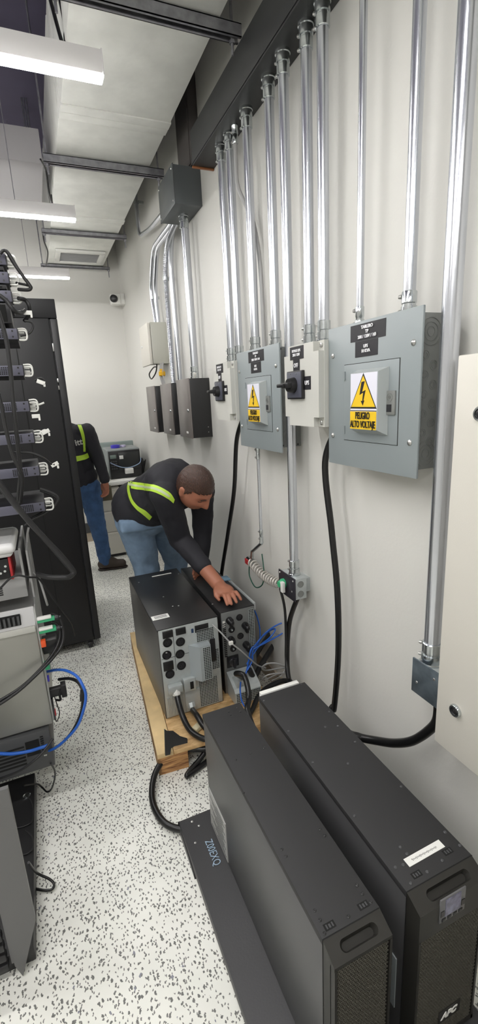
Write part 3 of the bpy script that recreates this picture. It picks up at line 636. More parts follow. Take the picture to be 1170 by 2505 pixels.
MB().box(.5565, .5592, sy[0], sy[3], sz[0], sz[3]).build('side_label', mat('label_pale', (150, 158, 160), .5), t, smooth=False)
MB().box(.5560, .5592, sy[0]+.012, sy[3]-.012, sz[3]-.035, sz[3]-.02).box(.5560, .5592, sy[0]+.012, sy[3]-.012, sz[3]-.06, sz[3]-.05).build('side_label_marks', black_p, t, smooth=False)
# spacer bar at the far end of the wide unit
A = P(634, 1706, 'z', UZ); B = P(716, 1666, 'z', UZ)
tag(MB().box(.572, .722, 1.272, 1.290, .045, UZ+.001, .001).build('packing_board', white_l), 'white edge of a flat board standing behind the wide charcoal unit', 'board')
# black base with lettering
t = thing('steel_plinth', (.5, .8, 0), 'low black steel base under both charcoal units lettered Z00EXQ', 'base')
MB().box(.252, .765, .10, 1.325, .012, .0445, .002).build('platform', mat('base_black', (52, 52, 54), .5, bump=.1, bscale=200), t)
MB().prism([(1.325, .044), (1.328, .0), (1.30, .0), (1.14, .0), (1.15, .012), (1.20, .02), (1.325, .03)], 'x', .249, .256).build('end_bracket', black_m, t)
for y in (.2, .7, 1.2): MB().box(.27, .75, y-.03, y+.03, 0, .013).build('foot_bar', black_m, t, smooth=False)
a = Vector(P(506, 2050, 'z', .0445)); b = Vector(P(536, 2124, 'z', .0445)); c = (a+b)/2
text('stencil', 'Z00EXQ', .036, (c.x, c.y, .0446), (0, -1, 0), (1, 0, 0), mat('stencil_blue_grey', (150, 170, 190), .6), t, sx=.72)
for p in ((470, 2010), (487, 2020), (478, 2062)):
    q = P(*p, 'z', .0445); MB().lathe(q, (0, 0, 1), [(.004, 0), (.004, .001), (.001, .002)], 10).build('rivet', screw_m, t)

# ================================================================ pallet
TP = Matrix.Translation((.246, 1.605, 0))@Matrix.Rotation(math.radians(-4.4), 4, 'Z')
t = thing('pallet', (.55, 2.15, 0), 'light wooden pallet under the two rear units', 'pallet')
for i, (a, b) in enumerate(((0, .12), (.22, .34), (.44, .56))):
    r = MB().box(a+.0, b, .012, 1.08, .0, .078, .003, T=TP).build('runner', wood2, t)
MB().box(.0, .125, .0, .012, .0, .080, .001, T=TP).build('runner_end', wood3, t, smooth=False)
MB().box(.0, .012, .0, 1.09, .0, .078, .001, T=TP).build('runner_side', wood_mat('bark_edge', (120, 84, 52), (190, 152, 104), 40, (3, 1, 4)), t, smooth=False)
for i in range(5):
    y0 = .0+.22*i; MB().box(.068, .56, y0, y0+.213, .080, .0985, .002, T=TP).build('deck_board', wood1, t)
MB().box(0, .066, 0, 1.09, .079, .1, .002, T=TP).build('edge_board', mat('pale_board', (224, 196, 146), .6, bump=.3, bscale=40, var=.12, vscale=14), t)
# black corner bracket
tag(MB().prism([(P(a, b, 'y', 1.60)[0], P(a, b, 'y', 1.60)[2]) for a, b in ((401, 1781), (408, 1786), (423, 1786), (440, 1799), (457, 1804), (457, 1813), (425, 1821), (417, 1826), (415, 1841), (403, 1844))], 'y', 1.588, 1.596).build('corner_bracket', black_m), 'black steel corner bracket on the near left corner of the pallet', 'bracket')
# ================================================================ rear units
Z4 = lambda a, b: (380+a/4.18, 1480+b/4.18)
def bars(x0, x1, z0, z1, y, cell, parent, name='grille'):
    m = MB(); w = cell*.22
    n = max(1, round((x1-x0)/cell)); k = max(1, round((z1-z0)/cell))
    for i in range(n+1): x = x0+(x1-x0)*i/n; m.box(x-w/2, x+w/2, y-.002, y, z0, z1)
    for j in range(k+1): z = z0+(z1-z0)*j/k; m.box(x0, x1, y-.0024, y-.0004, z-w/2, z+w/2)
    g = m.build(name, rear_m, parent, smooth=False)
    MB().box(x0, x1, y-.0003, y+.0003, z0, z1).build(name+'_backing', hole_m, g, smooth=False); return g
ax0, ax1, ay0, ay1, az0, az1 = .334, .612, 1.80, 2.49, .100, .541
t = thing('power_unit', (.47, 2.14, az0), 'large black tower power unit on the pallet, its socketed rear facing the camera', 'ups unit', 'black tower units on the pallet')
MB().box(ax0, ax1, ay0+.004, ay1, az0, az1-.002, .002).build('chassis', mat('tower_side_lit', (72, 70, 68), .36, bump=.04, bscale=500, spec=.6), t)  # black tower's side lightened: floor reflection put into the base colour
MB().box(ax0-.0005, ax1+.0005, ay0+.003, ay1+.001, az1-.012, az1, .002).build('top_cover', black_m, t)
rp = MB().box(ax0+.004, ax1-.004, ay0, ay0+.005, az0+.004, az1-.004, .001).build('rear_plate', rear_m, t)
def at4(a, b, y): q = P(*Z4(a, b), 'y', y); return q
def socket(a, b, y, parent, r=.0208, name='socket'):
    c = at4(a, b, y); s = MB().lathe((c[0], y, c[2]), (0, -1, 0), [(r, 0), (r, .003), (r-.002, .0035), (r-.003, .001)], 22).build(name, black_p, parent)
    MB().lathe((c[0], y-.001, c[2]), (0, -1, 0), [(r*.62, 0), (r*.62, .002), (r*.5, .002), (r*.5, .0005)], 18).build('socket_ring', dev_d, s)
    for k in range(3): th = PI/2+2*PI*k/3; MB().box(c[0]+r*.33*math.cos(th)-.001, c[0]+r*.33*math.cos(th)+.001, y-.0022, y-.001, c[2]+r*.33*math.sin(th)-.0025, c[2]+r*.33*math.sin(th)+.0025).build('pin_slot', hole_m, s, smooth=False)
for a, b in ((125, 385), (118, 512), (150, 705), (257, 375), (252, 500), (267, 618)): socket(a, b, ay0, rp)
def rect4(a0, b0, a1, b1, y0, y1, name, m, parent, bev=.001):
    p, q = at4(a0, b0, ay0), at4(a1, b1, ay0); x0, x1 = sorted((p[0], q[0])); z0, z1 = sorted((p[2], q[2]))
    return MB().box(x0, x1, y0, y1, z0, z1, bev).build(name, m, parent)
for r in ((70, 275, 180, 320), (205, 245, 312, 285), (78, 590, 188, 650)): rect4(*r, ay0-.006, ay0+.001, 'breaker_block', black_p, rp)
cx = at4(190, 400, ay0)[0]
MB().box(cx-.001, cx+.001, ay0-.0012, ay0, .33, .53).box(ax0+.006, cx+.068, ay0-.0012, ay0, .40, .4015).build('panel_seams', dgrey, rp, smooth=False)
g = rect4(402, 215, 545, 250, ay0-.003, ay0+.001, 'network_card', black_p, rp)
rect4(366, 245, 392, 280, ay0-.003, ay0+.001, 'blue_port', mat('port_blue', (36, 58, 92), .5), rp)
p, q = at4(418, 262, ay0), at4(600, 335, ay0); bars(p[0], q[0], q[2], p[2], ay0-.001, .0082, rp, 'upper_grille')
p, q = at4(445, 770, ay0), at4(650, 1000, ay0); bars(p[0], min(q[0], ax1-.008), az0+.012, p[2], ay0-.001, .0082, rp, 'lower_grille')
p, q = at4(585, 600, ay0), at4(640, 760, ay0); bars(p[0], ax1-.008, .285, .385, ay0-.001, .0082, rp, 'side_grille')
rect4(555, 345, 618, 555, ay0-.012, ay0+.001, 'battery_connector', black_p, rp)
# protruding terminal hood
p, q = at4(345, 410, ay0), at4(560, 700, ay0)
hx0, hx1, hz0, hz1 = p[0], q[0], q[2], p[2]
hd = MB().prism([(hx0-.004, ay0), (hx1+.002, ay0), (hx1, ay0-.04), (hx0+.035, ay0-.045), (hx0+.006, ay0-.012)], 'z', hz0, hz1).build('terminal_hood', mat('hood_grey', (178, 186, 190), .35, .3), rp, smooth=False)
bars(hx0+.040, hx1-.004, hz0+.006, hz1-.006, ay0-.0432, .0082, hd, 'hood_grille')
# lower left: terminal box, ribbed cover, glands
p = at4(235, 700, ay0)
MB().box(ax0+.09, ax0+.145, ay0-.022, ay0, .222, .285, .002).build('side_box', rear_m, rp)
MB().box(ax0+.118, ax0+.134, ay0-.0235, ay0-.021, .232, .268).build('outlet', black_p, rp, smooth=False)
MB().box(ax0+.02, ax0+.082, ay0-.03, ay0, .235, .272, .003).build('terminal_box', rear_m, rp)
m = MB()
for i in range(12): m.box(ax0+.012+.0065*i, ax0+.0155+.0065*i, ay0-.004, ay0, az0+.015, .205)
m.build('ribbed_cover', rear_m, rp, smooth=False)
MB().box(ax0+.095, ax0+.165, ay0-.006, ay0, az0+.01, .215, .001).build('lower_cover', rear_m, rp)
ga = at4(215, 885, ay0-.02); gb = at4(375, 1045, ay0-.01)
MB().lathe(ga, (0, -.35, -1), [(.015, -.012), (.015, .0), (.0185, .0), (.0185, .012), (.0135, .018)], 8).build('cable_gland', white_l, rp, smooth=False)
MB().lathe(gb, (0, -.6, -.8), [(.019, -.02), (.019, 0), (.015, .004), (.015, .012)], 8).build('cable_gland', rear_m, rp, smooth=False)
# top details
p, q = P(372, 1411, 'z', az1), P(420, 1403, 'z', az1)
MB().box(p[0], q[0], p[1]-.004, p[1]+.006, az1-.001, az1+.001).build('top_slot', white_l, t, smooth=False)
p, q = P(374, 1519, 'z', az1), P(412, 1503, 'z', az1); tl = MB().box(p[0], q[0], p[1]+.0, p[1]+.042, az1-.001, az1+.0012, .001).build('top_label', white_l, t)
m = MB()
for i in range(3): m.box(p[0]+.012, q[0]-.01, p[1]+.010+.009*i, p[1]+.0135+.009*i, az1+.001, az1+.0016)
m.build('label_lines', dgrey, tl, smooth=False)
on_top([Z4(115, 490), Z4(75, 430), (423, 1483), (437, 1482), (400, 1460), (520, 1478)], az1, .004, t)
on_top([(340, 1425), (437, 1404)], az1, .004, t)
# second tower
bx0, bx1, by0, by1, bz0, bz1 = .640, .815, 1.845, 2.50, .100, .53
t = thing('power_unit', (.73, 2.17, bz0), 'slimmer black tower power unit on the pallet by the wall, under the technician\'s hand', 'ups unit', 'black tower units on the pallet')
MB().box(bx0, bx1, by0+.004, by1, bz0, bz1, .002).build('chassis', black_m, t)
rb = MB().box(bx0+.003, bx1-.003, by0, by0+.005, bz0+.004, bz1-.004, .001).build('rear_plate', mat('rear_slate', (122, 124, 124), .4, .3), t)
for a, b in ((860, 125), (870, 315)): socket(a, b, by0, rb, .0165)
def plug(a, b, r=.017):
    c = at4(a, b, by0); o = MB().lathe((c[0], by0, c[2]), (0, -1, 0), [(r, 0), (r, .018), (r*.75, .024), (r*.7, .038), (r*.4, .044)], 18).box(c[0]-.006, c[0]+.006, by0-.036, by0-.01, c[2]-.026, c[2]+.022, .002).build('black_plug', black_p, rb)
for a, b in ((755, 155), (915, 205), (770, 350), (925, 400)): plug(a, b)
for a, b in ((780, 250), (797, 445)):
    socket(a, b, by0, rb, .016); c = at4(a, b, by0); MB().lathe((c[0], by0-.002, c[2]), (0, -1, 0), [(.004, 0), (.004, .008), (.002, .008)], 12).build('centre_post', rear_m, rb)
c = at4(790, 570, by0); ro = MB().box(c[0]-.030, c[0]+.030, by0-.006, by0, c[2]-.030, c[2]+.030, .002).build('rotary_plate', black_p, rb)
MB().lathe((c[0], by0-.006, c[2]), (0, -1, 0), [(.024, 0), (.023, .010), (.018, .014)], 24).box(c[0]-.006, c[0]+.006, by0-.034, by0-.014, c[2]-.022, c[2]+.022, .003).build('rotary_knob', dev_d, ro)
p, q = at4(945, 140, by0), at4(990, 450, by0); bars(bx1-.034, bx1-.008, q[2], .515, by0-.001, .0082, rb, 'vent_strip')
m = MB()
for i in range(18): m.box(bx0+.008, bx0+.022, by0-.002, by0, .30+.010*i, .305+.010*i)
m.build('side_slots', hole_m, rb, smooth=False)
MB().box(bx0+.008, bx0+.020, by0-.0015, by0, .452, .486).build('small_label', white_l, rb, smooth=False)
MB().box(bx1, bx1+.010, by0+.01, 2.16, bz1-.03, bz1+.008, .002).build('side_bracket', rear_m, t)
c = P(552, 1417, 'z', bz1); MB().box(c[0]-.02, c[0]+.02, c[1]-.03, c[1]+.03, bz1, bz1+.01, .004).build('front_latch', mat('latch_blue', (130, 165, 190), .3, .3), t)
# hard-wire box in front of the second tower
hb = MB().prism([(1.740, .104), (1.740, .165), (1.752, .180), (1.84, .222), (1.84, .104)], 'x', .650, .782).build('wiring_box', rear_m, t, smooth=False)
bars(.656, .776, .110, .162, 1.7395, .0082, hb, 'box_grille')
MB().box(.664, .716, 1.755, 1.81, .18, .212, .004).build('entry_hood', rear_m, hb)

# ================================================================ cables near the units
def C(pts, r, m, label, cat='cable', name='power_cable', **k): return cable(name, pts, r, m, label, cat, **k)
Pz = lambda a, b, z: P(a, b, 'z', z)
ga = Vector(ga); gb = Vector(gb)
C([ga+Vector((0, -.003, -.010)), Pz(438, 1722, .20), Pz(447, 1752, .16), Pz(462, 1782, .13), Pz(482, 1800, .125), Pz(503, 1808, .125), Pz(540, 1812, .12)], .0125, cable_m, 'thick black cable from the white gland of the large tower curving behind the battery unit')
C([gb+Vector((0, -.006, -.008)), Pz(483, 1752, .16), Pz(497, 1774, .14), Pz(515, 1790, .12), Pz(545, 1795, .12)], .0125, cable_m, 'thick black cable from the lower gland of the large tower')
C([Pz(560, 1830, .06), Pz(500, 1832, .065), Pz(455, 1834, .065), Pz(412, 1848, .06), Pz(383, 1885, .04), Pz(372, 1930, .025), Pz(376, 1970, .02), Pz(395, 2005, .02), Pz(420, 2023, .02), Pz(450, 2028, .02), Pz(485, 2020, .02)], .0125, cable_m, 'thick black cable looping out over the speckled floor beside the battery unit')
C([Pz(505, 1835, .05), Pz(487, 1860, .03), Pz(465, 1885, .02), Pz(457, 1898, .015), Pz(470, 1890, .015), Pz(500, 1868, .015), Pz(520, 1850, .015)], .0105, cable_m, 'black cable making a tight bend on the floor near the pallet corner')
C([(.70, 1.77, .222), P(578, 1648, 'y', 1.70), P(596, 1652, 'y', 1.66), P(606, 1680, 'y', 1.62), P(609, 1712, 'y', 1.58), P(607, 1745, 'y', 1.5), (.63, 1.42, .12)], .0125, cable_m, 'black cable arching out of the wiring box of the slimmer tower')
C([Pz(720, 1668, .12), Pz(690, 1666, .15), Pz(655, 1682, .15), Pz(632, 1705, .14), Pz(618, 1735, .12), Pz(600, 1765, .10)], .012, cable_m, 'black cable running from the wall past the small wiring box')
C([P(690, 1545, 'y', 2.0), P(665, 1585, 'y', 1.95), P(640, 1625, 'y', 1.85), P(622, 1655, 'y', 1.80), (.748, 1.79, .235)], .0135, cable_s, 'thick dark cable leaning down onto the wiring box')
C([P(668, 1540, 'y', 2.0), P(650, 1565, 'y', 1.97), P(628, 1600, 'y', 1.9), P(606, 1640, 'y', 1.83), P(596, 1660, 'y', 1.80)], .0125, cable_m, 'second thick dark cable beside the slimmer tower')
for i in range(3): C([Pz(585, 1745+9*i, .09), Pz(612, 1757+7*i, .09), Pz(640, 1752+8*i, .08), Pz(670, 1745+6*i, .08)], .008, cable_s, ('upper', 'middle', 'lower')[i]+' of three black cables in the gap between the charcoal units', group='cables in the gap')
C([Pz(640, 1850, .05), Pz(670, 1790, .06), Pz(700, 1720, .08), Pz(712, 1690, .08)], .014, cable_s, 'black hose lying between the wide charcoal unit and the wall')
def coil(c, e1, e2, rr, n, r, m, label, jit=.006, cat='cable', name='network_cable'):
    pts = []; e1 = Vector(e1); e2 = Vector(e2); k = e1.cross(e2).normalized()
    for i in range(int(n*14)+1):
        th = 2*PI*i/14; w = 1+jit*8*math.sin(i*1.7); pts.append(Vector(c)+e1*rr*w*math.cos(th)+e2*rr*w*math.sin(th)+k*(jit*math.sin(i*.9)))
    return C(pts, r, m, label, cat, name, n=5)
C([P(614, 1478, 'y', 1.9), P(628, 1505, 'y', 1.9), P(636, 1540, 'y', 1.9), P(634, 1570, 'y', 1.88), P(622, 1600, 'y', 1.86)], .0035, blue_c, 'thin blue cable curving off the right rear edge of the slimmer tower', name='network_cable')
C([P(600, 1655, 'y', 1.78), P(606, 1630, 'y', 1.80), P(614, 1590, 'y', 1.8), P(625, 1578, 'y', 1.82), P(650, 1548, 'y', 1.87), P(680, 1528, 'y', 1.85), P(705, 1521, 'y', 1.83), P(714, 1524, 'y', 1.83), P(708, 1537, 'y', 1.83), P(680, 1556, 'y', 1.84), P(650, 1572, 'y', 1.83), P(628, 1584, 'y', 1.81), P(618, 1592, 'y', 1.81), P(618, 1615, 'y', 1.8), P(605, 1640, 'y', 1.79)], .0038, blue_c, 'blue network cable tied in a long loop beside the slimmer tower', name='network_cable')
C([P(622, 1590, 'y', 1.84), P(640, 1560, 'y', 1.86), P(662, 1542, 'y', 1.88), P(674, 1540, 'y', 1.86), P(660, 1560, 'y', 1.85), P(635, 1580, 'y', 1.83), P(620, 1600, 'y', 1.82), P(604, 1625, 'y', 1.8)], .0038, blue_c, 'shorter blue cable loop tied against the thick dark cable', name='network_cable')
C([P(589, 1668, 'y', 1.70), P(588, 1690, 'y', 1.69), P(592, 1715, 'y', 1.66), P(603, 1735, 'y', 1.6)], .0035, blue_c, 'blue cable hanging in front of the small wiring box grille', name='network_cable')
g0 = at4(585, 200, ay0)
C([g0, P(541, 1548, 'y', 1.76), P(562, 1570, 'y', 1.74), P(590, 1592, 'y', 1.74), P(612, 1612, 'y', 1.76), P(632, 1628, 'y', 1.80), P(650, 1634, 'y', 1.82)], .0035, grey_c, 'light grey network cable plugged into the large tower and crossing to the cable coil', name='network_cable')
tag(MB().box(-.010, .010, -.006, .006, -.008, .008, .002, T=Matrix.Translation(Vector(P(565, 1573, 'y', 1.735)))).build('cable_tag', white_l), 'white tag on the light grey network cable', 'tag')
cc = P(672, 1632, 'y', 1.80)
coil((cc[0], 1.80, cc[2]), (1, 0, -.35), (.1, -.55, .55), .062, 5, .0032, grey_c, 'coil of thin grey cable lying by the wall behind the wide charcoal unit')
coil((cc[0]-.01, 1.78, cc[2]-.03), (1, .2, -.2), (.0, -.6, .5), .070, 3, .0028, grey_c, 'looser grey cable coil under the tighter one')
C([P(672, 1548, 'y', 1.9), P(690, 1555, 'y', 1.85), P(700, 1580, 'y', 1.82), P(704, 1615, 'y', 1.8), P(690, 1650, 'y', 1.78), P(665, 1665, 'y', 1.76)], .0022, grey_c, 'thin grey wire arching in front of the wall by the cable coil', name='network_cable')
tag(MB().box(-.03, .03, -.015, .015, 0, .02, .004, T=Matrix.Translation(Vector(Pz(486, 1782, .10)))@Matrix.Rotation(.6, 4, 'Z')).build('foam_block', mat('foam', (214, 204, 170), .7)), 'small pale block lying on the pallet between the black cables', 'block')

# ================================================================ rack cabinet (black)
Yr = 2.779
t = thing('rack_cabinet', (-.25, 3.2, 0), 'tall closed black rack cabinet on casters behind the equipment rack', 'rack cabinet')
MB().box(-.68, .118, Yr+.006, 3.60, .065, 2.0, .003).build('side_panel', rack_m, t)
MB().box(-.69, .160, Yr, 3.62, 1.945, 2.04, .004).build('top_cap', rack_m, t)
MB().box(.124, .160, Yr, Yr+.03, .065, 1.942, .003).box(.118, .126, Yr+.02, Yr+.028, .065, 1.942).box(.124, .160, Yr+.03, 3.60, .065, 1.942, .003).build('door_frame', rack_m, t)
for z in (1.80, 1.79-.17, 1.60): MB().box(.118, .126, Yr+.006, Yr+.016, z-.02, z+.02, .001).build('hinge', screw_m, t)
MB().box(-.66, .14, Yr+.02, 3.58, .055, .066).build('floor_tray', hole_m, t, smooth=False)
for x, y in ((.095, 2.82), (-.55, 2.82), (.095, 3.5)):
    cs = MB().box(x-.014, x+.014, y-.014, y+.014, .045, .066, .002).box(x-.019, x-.015, y-.012, y+.014, .02, .052).box(x+.015, x+.019, y-.012, y+.014, .02, .052).build('caster', caster_m, t)
    MB().cyl((x-.013, y, .024), (x+.013, y, .024), .024, seg=22).build('caster_wheel', cable_s, cs)
sx_ = P(105, 1250, 'y', Yr)[0]
MB().box(sx_-.004, sx_, Yr+.002, Yr+.007, .07, 1.94).build('panel_seam', hole_m, t, smooth=False)
# ================================================================ open equipment rack (left edge)
YD = 1.6
t = thing('equipment_rack', (-.5, 1.5, 0), 'open equipment rack at the left edge with a grey slanted front post', 'equipment rack')
q = [P(-60, 1700, 'y', 1.1), P(3, 1920, 'y', 1.1), P(90, 2235, 'y', 1.1), P(57, 2375, 'y', 1.1), P(0, 2210, 'y', 1.1), P(-60, 1990, 'y', 1.1)]
MB().prism([(-.199, .60), (-.199, .172), (-.255, .004), (-.268, .05), (-.276, .60)], 'y', 1.09, 1.102).box(-.276, -.264, 1.10, 1.16, .05, .60).build('front_post', mat('post_grey', (104, 104, 104), .42, .4), t, smooth=False)
MB().box(-.95, -.222, 1.12, 1.79, .0, .055, .003).build('base_tray', black_m, t)
MB().box(-.66, -.62, 2.2, 2.24, 0, 2.05).build('rack_post', black_m, t)
q = MB().box(-.30, -.26, 2.06, 2.10, 0, 2.05)
for px, py in ((110, 1250), (97, 1163), (86, 1083), (73, 1006), (59, 919), (46, 830), (31, 738), (24, 693), (16, 648)):
    z = P(px, py, 'y', 1.6)[2]; q.box(-.295, -.27, 1.845, 2.07, z+.005, z+.025)
q.build('rack_post', black_m, t)
m = MB()
for k in range(7): m.box(-.50, -.285, 1.10, 1.12, .03+.035*k, .052+.035*k, .003)
m.build('slotted_front', black_m, t)
MB().lathe((P(66, 1947, 'z', .055)), (0, 0, 1), [(.014, 0), (.014, .003), (.009, .006)], 16).build('round_lock', chrome, t)
# small computers, all facing the camera, stacked in the rack
def mini(y, zb, label, plate=True, h=.0305, xr=-.026, w=.26):
    t = thing('small_computer', (xr-w/2, y, zb), label, 'small computer', 'small computers stacked in the equipment rack')
    x0 = xr-w
    MB().box(x0, xr, y+.002, y+.25, zb, zb+h, .002).build('case', dev_d, t)
    f = MB().box(x0+.12, xr+.001, y, y+.004, zb, zb+h, .0015).build('face_plate', dev_m, t)
    m = MB()
    for i in range(8):
        for j in range(5): m.box(xr-.075+.0055*i, xr-.0715+.0055*i, y-.0006, y+.0005, zb+.0045+.0046*j, zb+.0075+.0046*j)
    m.build('vent_holes', hole_m, f, smooth=False)
    for z in (zb+.007, zb+h-.007): MB().lathe((xr-.012, y, z), (0, -1, 0), [(.0028, 0), (.0028, .0012)], 8).build('face_screw', black_p, f)
    MB().box(xr, xr+.004, y+.008, y+.06, zb+.002, zb+h-.002).build('port_plate', mat('port_dark', (46, 46, 50), .4), t)
    for k, (a, b) in enumerate(((.000, .026), (.010, .034))):
        MB().tube([(xr+.003, y+.015+.02*k, zb+b), (xr+.022, y+.013+.02*k, zb+b), (xr+.027, y+.013+.02*k, zb+(a+b)/2), (xr+.022, y+.013+.02*k, zb+a), (xr+.003, y+.015+.02*k, zb+a)], .0026, 6, n=4).build('white_patch_lead', white_c, t)
    for k in range(3): MB().box(xr+.003, xr+.020, y+.048, y+.054, zb+.002+.010*k, zb+.008+.010*k, .001).build('white_plug', white_c, t)
    return t
zs_ = [P(x, y, 'y', YD)[2] for x, y in ((110, 1250), (97, 1163), (86, 1083), (73, 1006), (59, 919), (46, 830), (31, 738), (24, 693), (16, 648))]
m0 = mini(YD, zs_[0], 'lowest small slate computer in the stack, above the white tray')
names = ['second lowest small computer, with an orange sticker', 'third small computer up the stack', 'fourth small computer up the stack, level with the panels', 'fifth small computer up the stack, a tag hanging beside it', 'sixth small computer up the stack',
         'third small computer from the top of the stack', 'second small computer from the top of the stack', 'topmost small computer in the stack, near the far light']
for z, lb in zip(zs_[1:], names): dup(m0, (m0.location.x, m0.location.y, z), lb)
for k, (z, lb) in enumerate(((zs_[5]+.045, 'plain black module just above the sixth small computer'), (zs_[6]+.034, 'plain black module under the second small computer from the top'), (zs_[7]+.034, 'plain black module under the topmost small computer'))):
    t_ = thing('black_module', (-.16, YD+.1, z), lb, 'electronics module', 'black modules between the small computers')
    MB().box(-.286, -.034, YD+.003, YD+.22, z, zs_[6+k]-.003, .002).build('case', dev_d, t_)
    MB().box(-.10, -.045, YD+.001, YD+.005, z+.004, zs_[6+k]-.008, .001).build('front_window', hole_m, t_)
for z, lb in ((1.755, 'plain black module between small computers near the top of the stack'),): pass
tag(MB().box(-.20, -.19, YD-.004, YD-.001, zs_[1]+.006, zs_[1]+.026, .001).build('orange_sticker', orange_m), 'orange sticker on the second lowest small computer', 'sticker')
# shelf with router, tray
t = thing('shelf_unit', (-.3, YD+.1, .87), 'grey shelf box holding black audio gear under a white plastic tray', 'shelf box')
MB().box(-.55, -.118, YD, YD+.32, .885, .96, .003).box(-.125, -.118, YD, YD+.32, .96, 1.055).build('body', mat('shelf_grey', (150, 150, 150), .5, .2), t)
MB().box(-.104, -.098, YD-.004, YD+.24, .88, 1.045, .001).build('end_plate', mat('shelf_grey', (150, 150, 150), .5, .2), t)
m = MB()
for k in range(5): m.box(-.30, -.19, YD-.0015, YD+.001, .905+.007*k, .9085+.007*k)
m.build('louvres', hole_m, t, smooth=False)
t = thing('audio_interface', (-.3, YD+.05, .962), 'black box with silver jacks and a red edge on the grey shelf box', 'audio gear')
MB().box(-.50, -.158, YD-.012, YD+.15, .962, 1.030, .003).build('case', black_p, t)
MB().box(-.158, -.150, YD-.013, YD+.15, .958, 1.034, .002).build('red_edge', red_p, t)
for x, z in ((-.168, 1.006), (-.185, .985), (-.172, .99)): MB().lathe((x, YD-.012, z), (0, -1, 0), [(.004, 0), (.004, .003), (.002, .003)], 10).build('jack', chrome, t)
tr = MB(); x0, x1, y0, y1, z0, z1 = -.46, -.128, YD-.045, YD+.20, 1.038, 1.085
tr.box(x0+.012, x1-.012, y0+.012, y1-.012, z0, z0+.02, .012, seg=4).box(x0, x1, y0, y1, z1-.034, z1, .016, seg=4)
tag(tr.build('plastic_tray', clearp), 'white rounded plastic tray resting on the black audio box', 'tray')
MBx = MB().box(-.44, -.142, YD-.03, YD+.185, z1-.0008, z1+.0004).build('tray_bottom_inset', mat('tray_inner', (205, 205, 205), .4)); MBx.parent = bpy.data.objects['plastic_tray']; MBx.location = MBx.location-bpy.data.objects['plastic_tray'].location
# two metal chassis
t = thing('server_chassis', (-.35, YD+.2, .38), 'brushed grey computer chassis in the rack with green terminal plugs on its edge', 'computer chassis')
MB().box(-.60, -.112, YD, YD+.42, .385, .765, .004).build('case', stain, t)
MB().prism([(YD, .768), (YD+.03, .835), (YD+.42, .835), (YD+.42, .768)], 'x', -.60, -.112).build('top_fascia', mat('fascia_grey', (172, 172, 172), .4, .4), t)
MB().box(-.60, -.114, YD-.006, YD+.004, .755, .778, .003).build('fascia_lip', mat('fascia_lip', (196, 196, 190), .4, .3), t)
MB().box(-.24, -.155, YD+.006, YD+.02, .785, .822, .002).build('dark_grille', hole_m, t, smooth=False)
m = MB()
for i in range(6): m.box(-.235+.014*i, -.228+.014*i, YD+.001, YD+.007, .788, .82)
m.build('grille_ribs', dgrey, t, smooth=False)
MB().box(-.112, -.106, YD+.01, YD+.38, .39, .83, .001).build('port_strip', mat('port_strip', (176, 178, 176), .4, .4), t)
for k in range(2):
    MB().box(-.106, -.060, YD+.005, YD+.022, .787-.04*k, .797-.04*k, .003).build('white_clip', white_l, t)
    MB().box(-.106, -.050, YD+.01, YD+.04, .775-.04*k, .787-.04*k, .002).build('green_terminal', green_p, t)
    MB().lathe((-.05, YD+.02, .78-.04*k), (1, 0, 0), [(.008, 0), (.008, .012), (.005, .014), (.005, .02)], 12).build('coax_plug', dev_d, t)
MB().box(-.106, -.09, YD+.0, YD+.02, .688, .712, .002).build('orange_block', orange_m, t)
MB().box(-.106, -.09, YD+.0, YD+.02, .60, .628, .002).build('green_terminal', green_p, t)
MB().lathe((-.106, YD+.03, .55), (1, 0, 0), [(.012, 0), (.012, .006), (.006, .006)], 16).build('blue_port', blueb, t)
MB().box(-.104, -.055, YD+.02, YD+.07, .65, .70, .003).build('black_plug', black_p, t)
vg = MB().box(-.112, -.062, YD+.02, YD+.045, .475, .505, .002).box(-.068, -.05, YD+.015, YD+.05, .466, .514, .002).box(-.112, -.10, YD+.02, YD+.045, .44, .47).build('video_plug', black_p, t)
MB().box(-.112, -.100, YD+.02, YD+.04, .355+.03, .45, .001).build('dark_side_strip', dgrey, t)
MB().box(-.101, -.097, YD+.02, YD+.035, .40, .42).build('red_tab', red_p, t)
t = thing('slim_chassis', (-.35, YD+.2, .22), 'dark louvred computer chassis under the brushed grey one', 'computer chassis')
MB().box(-.60, -.126, YD-.012, YD+.42, .222, .376, .004).build('case', dgrey, t)
m = MB()
for k in range(6): m.box(-.60, -.215, YD-.014, YD-.011, .262+.014*k, .268+.014*k)
for k in range(8): m.box(-.160, -.150, YD-.014, YD-.011, .290+.009*k, .294+.009*k)
m.box(-.21, -.165, YD-.0135, YD-.011, .29, .35); m.build('louvres', hole_m, t, smooth=False)
for x in (-.155, -.15): MB().lathe((x, YD-.012, .275-.1*(x+.155)), (0, -1, 0), [(.003, 0), (.003, .001)], 8).build('bolt', screw_m, t)
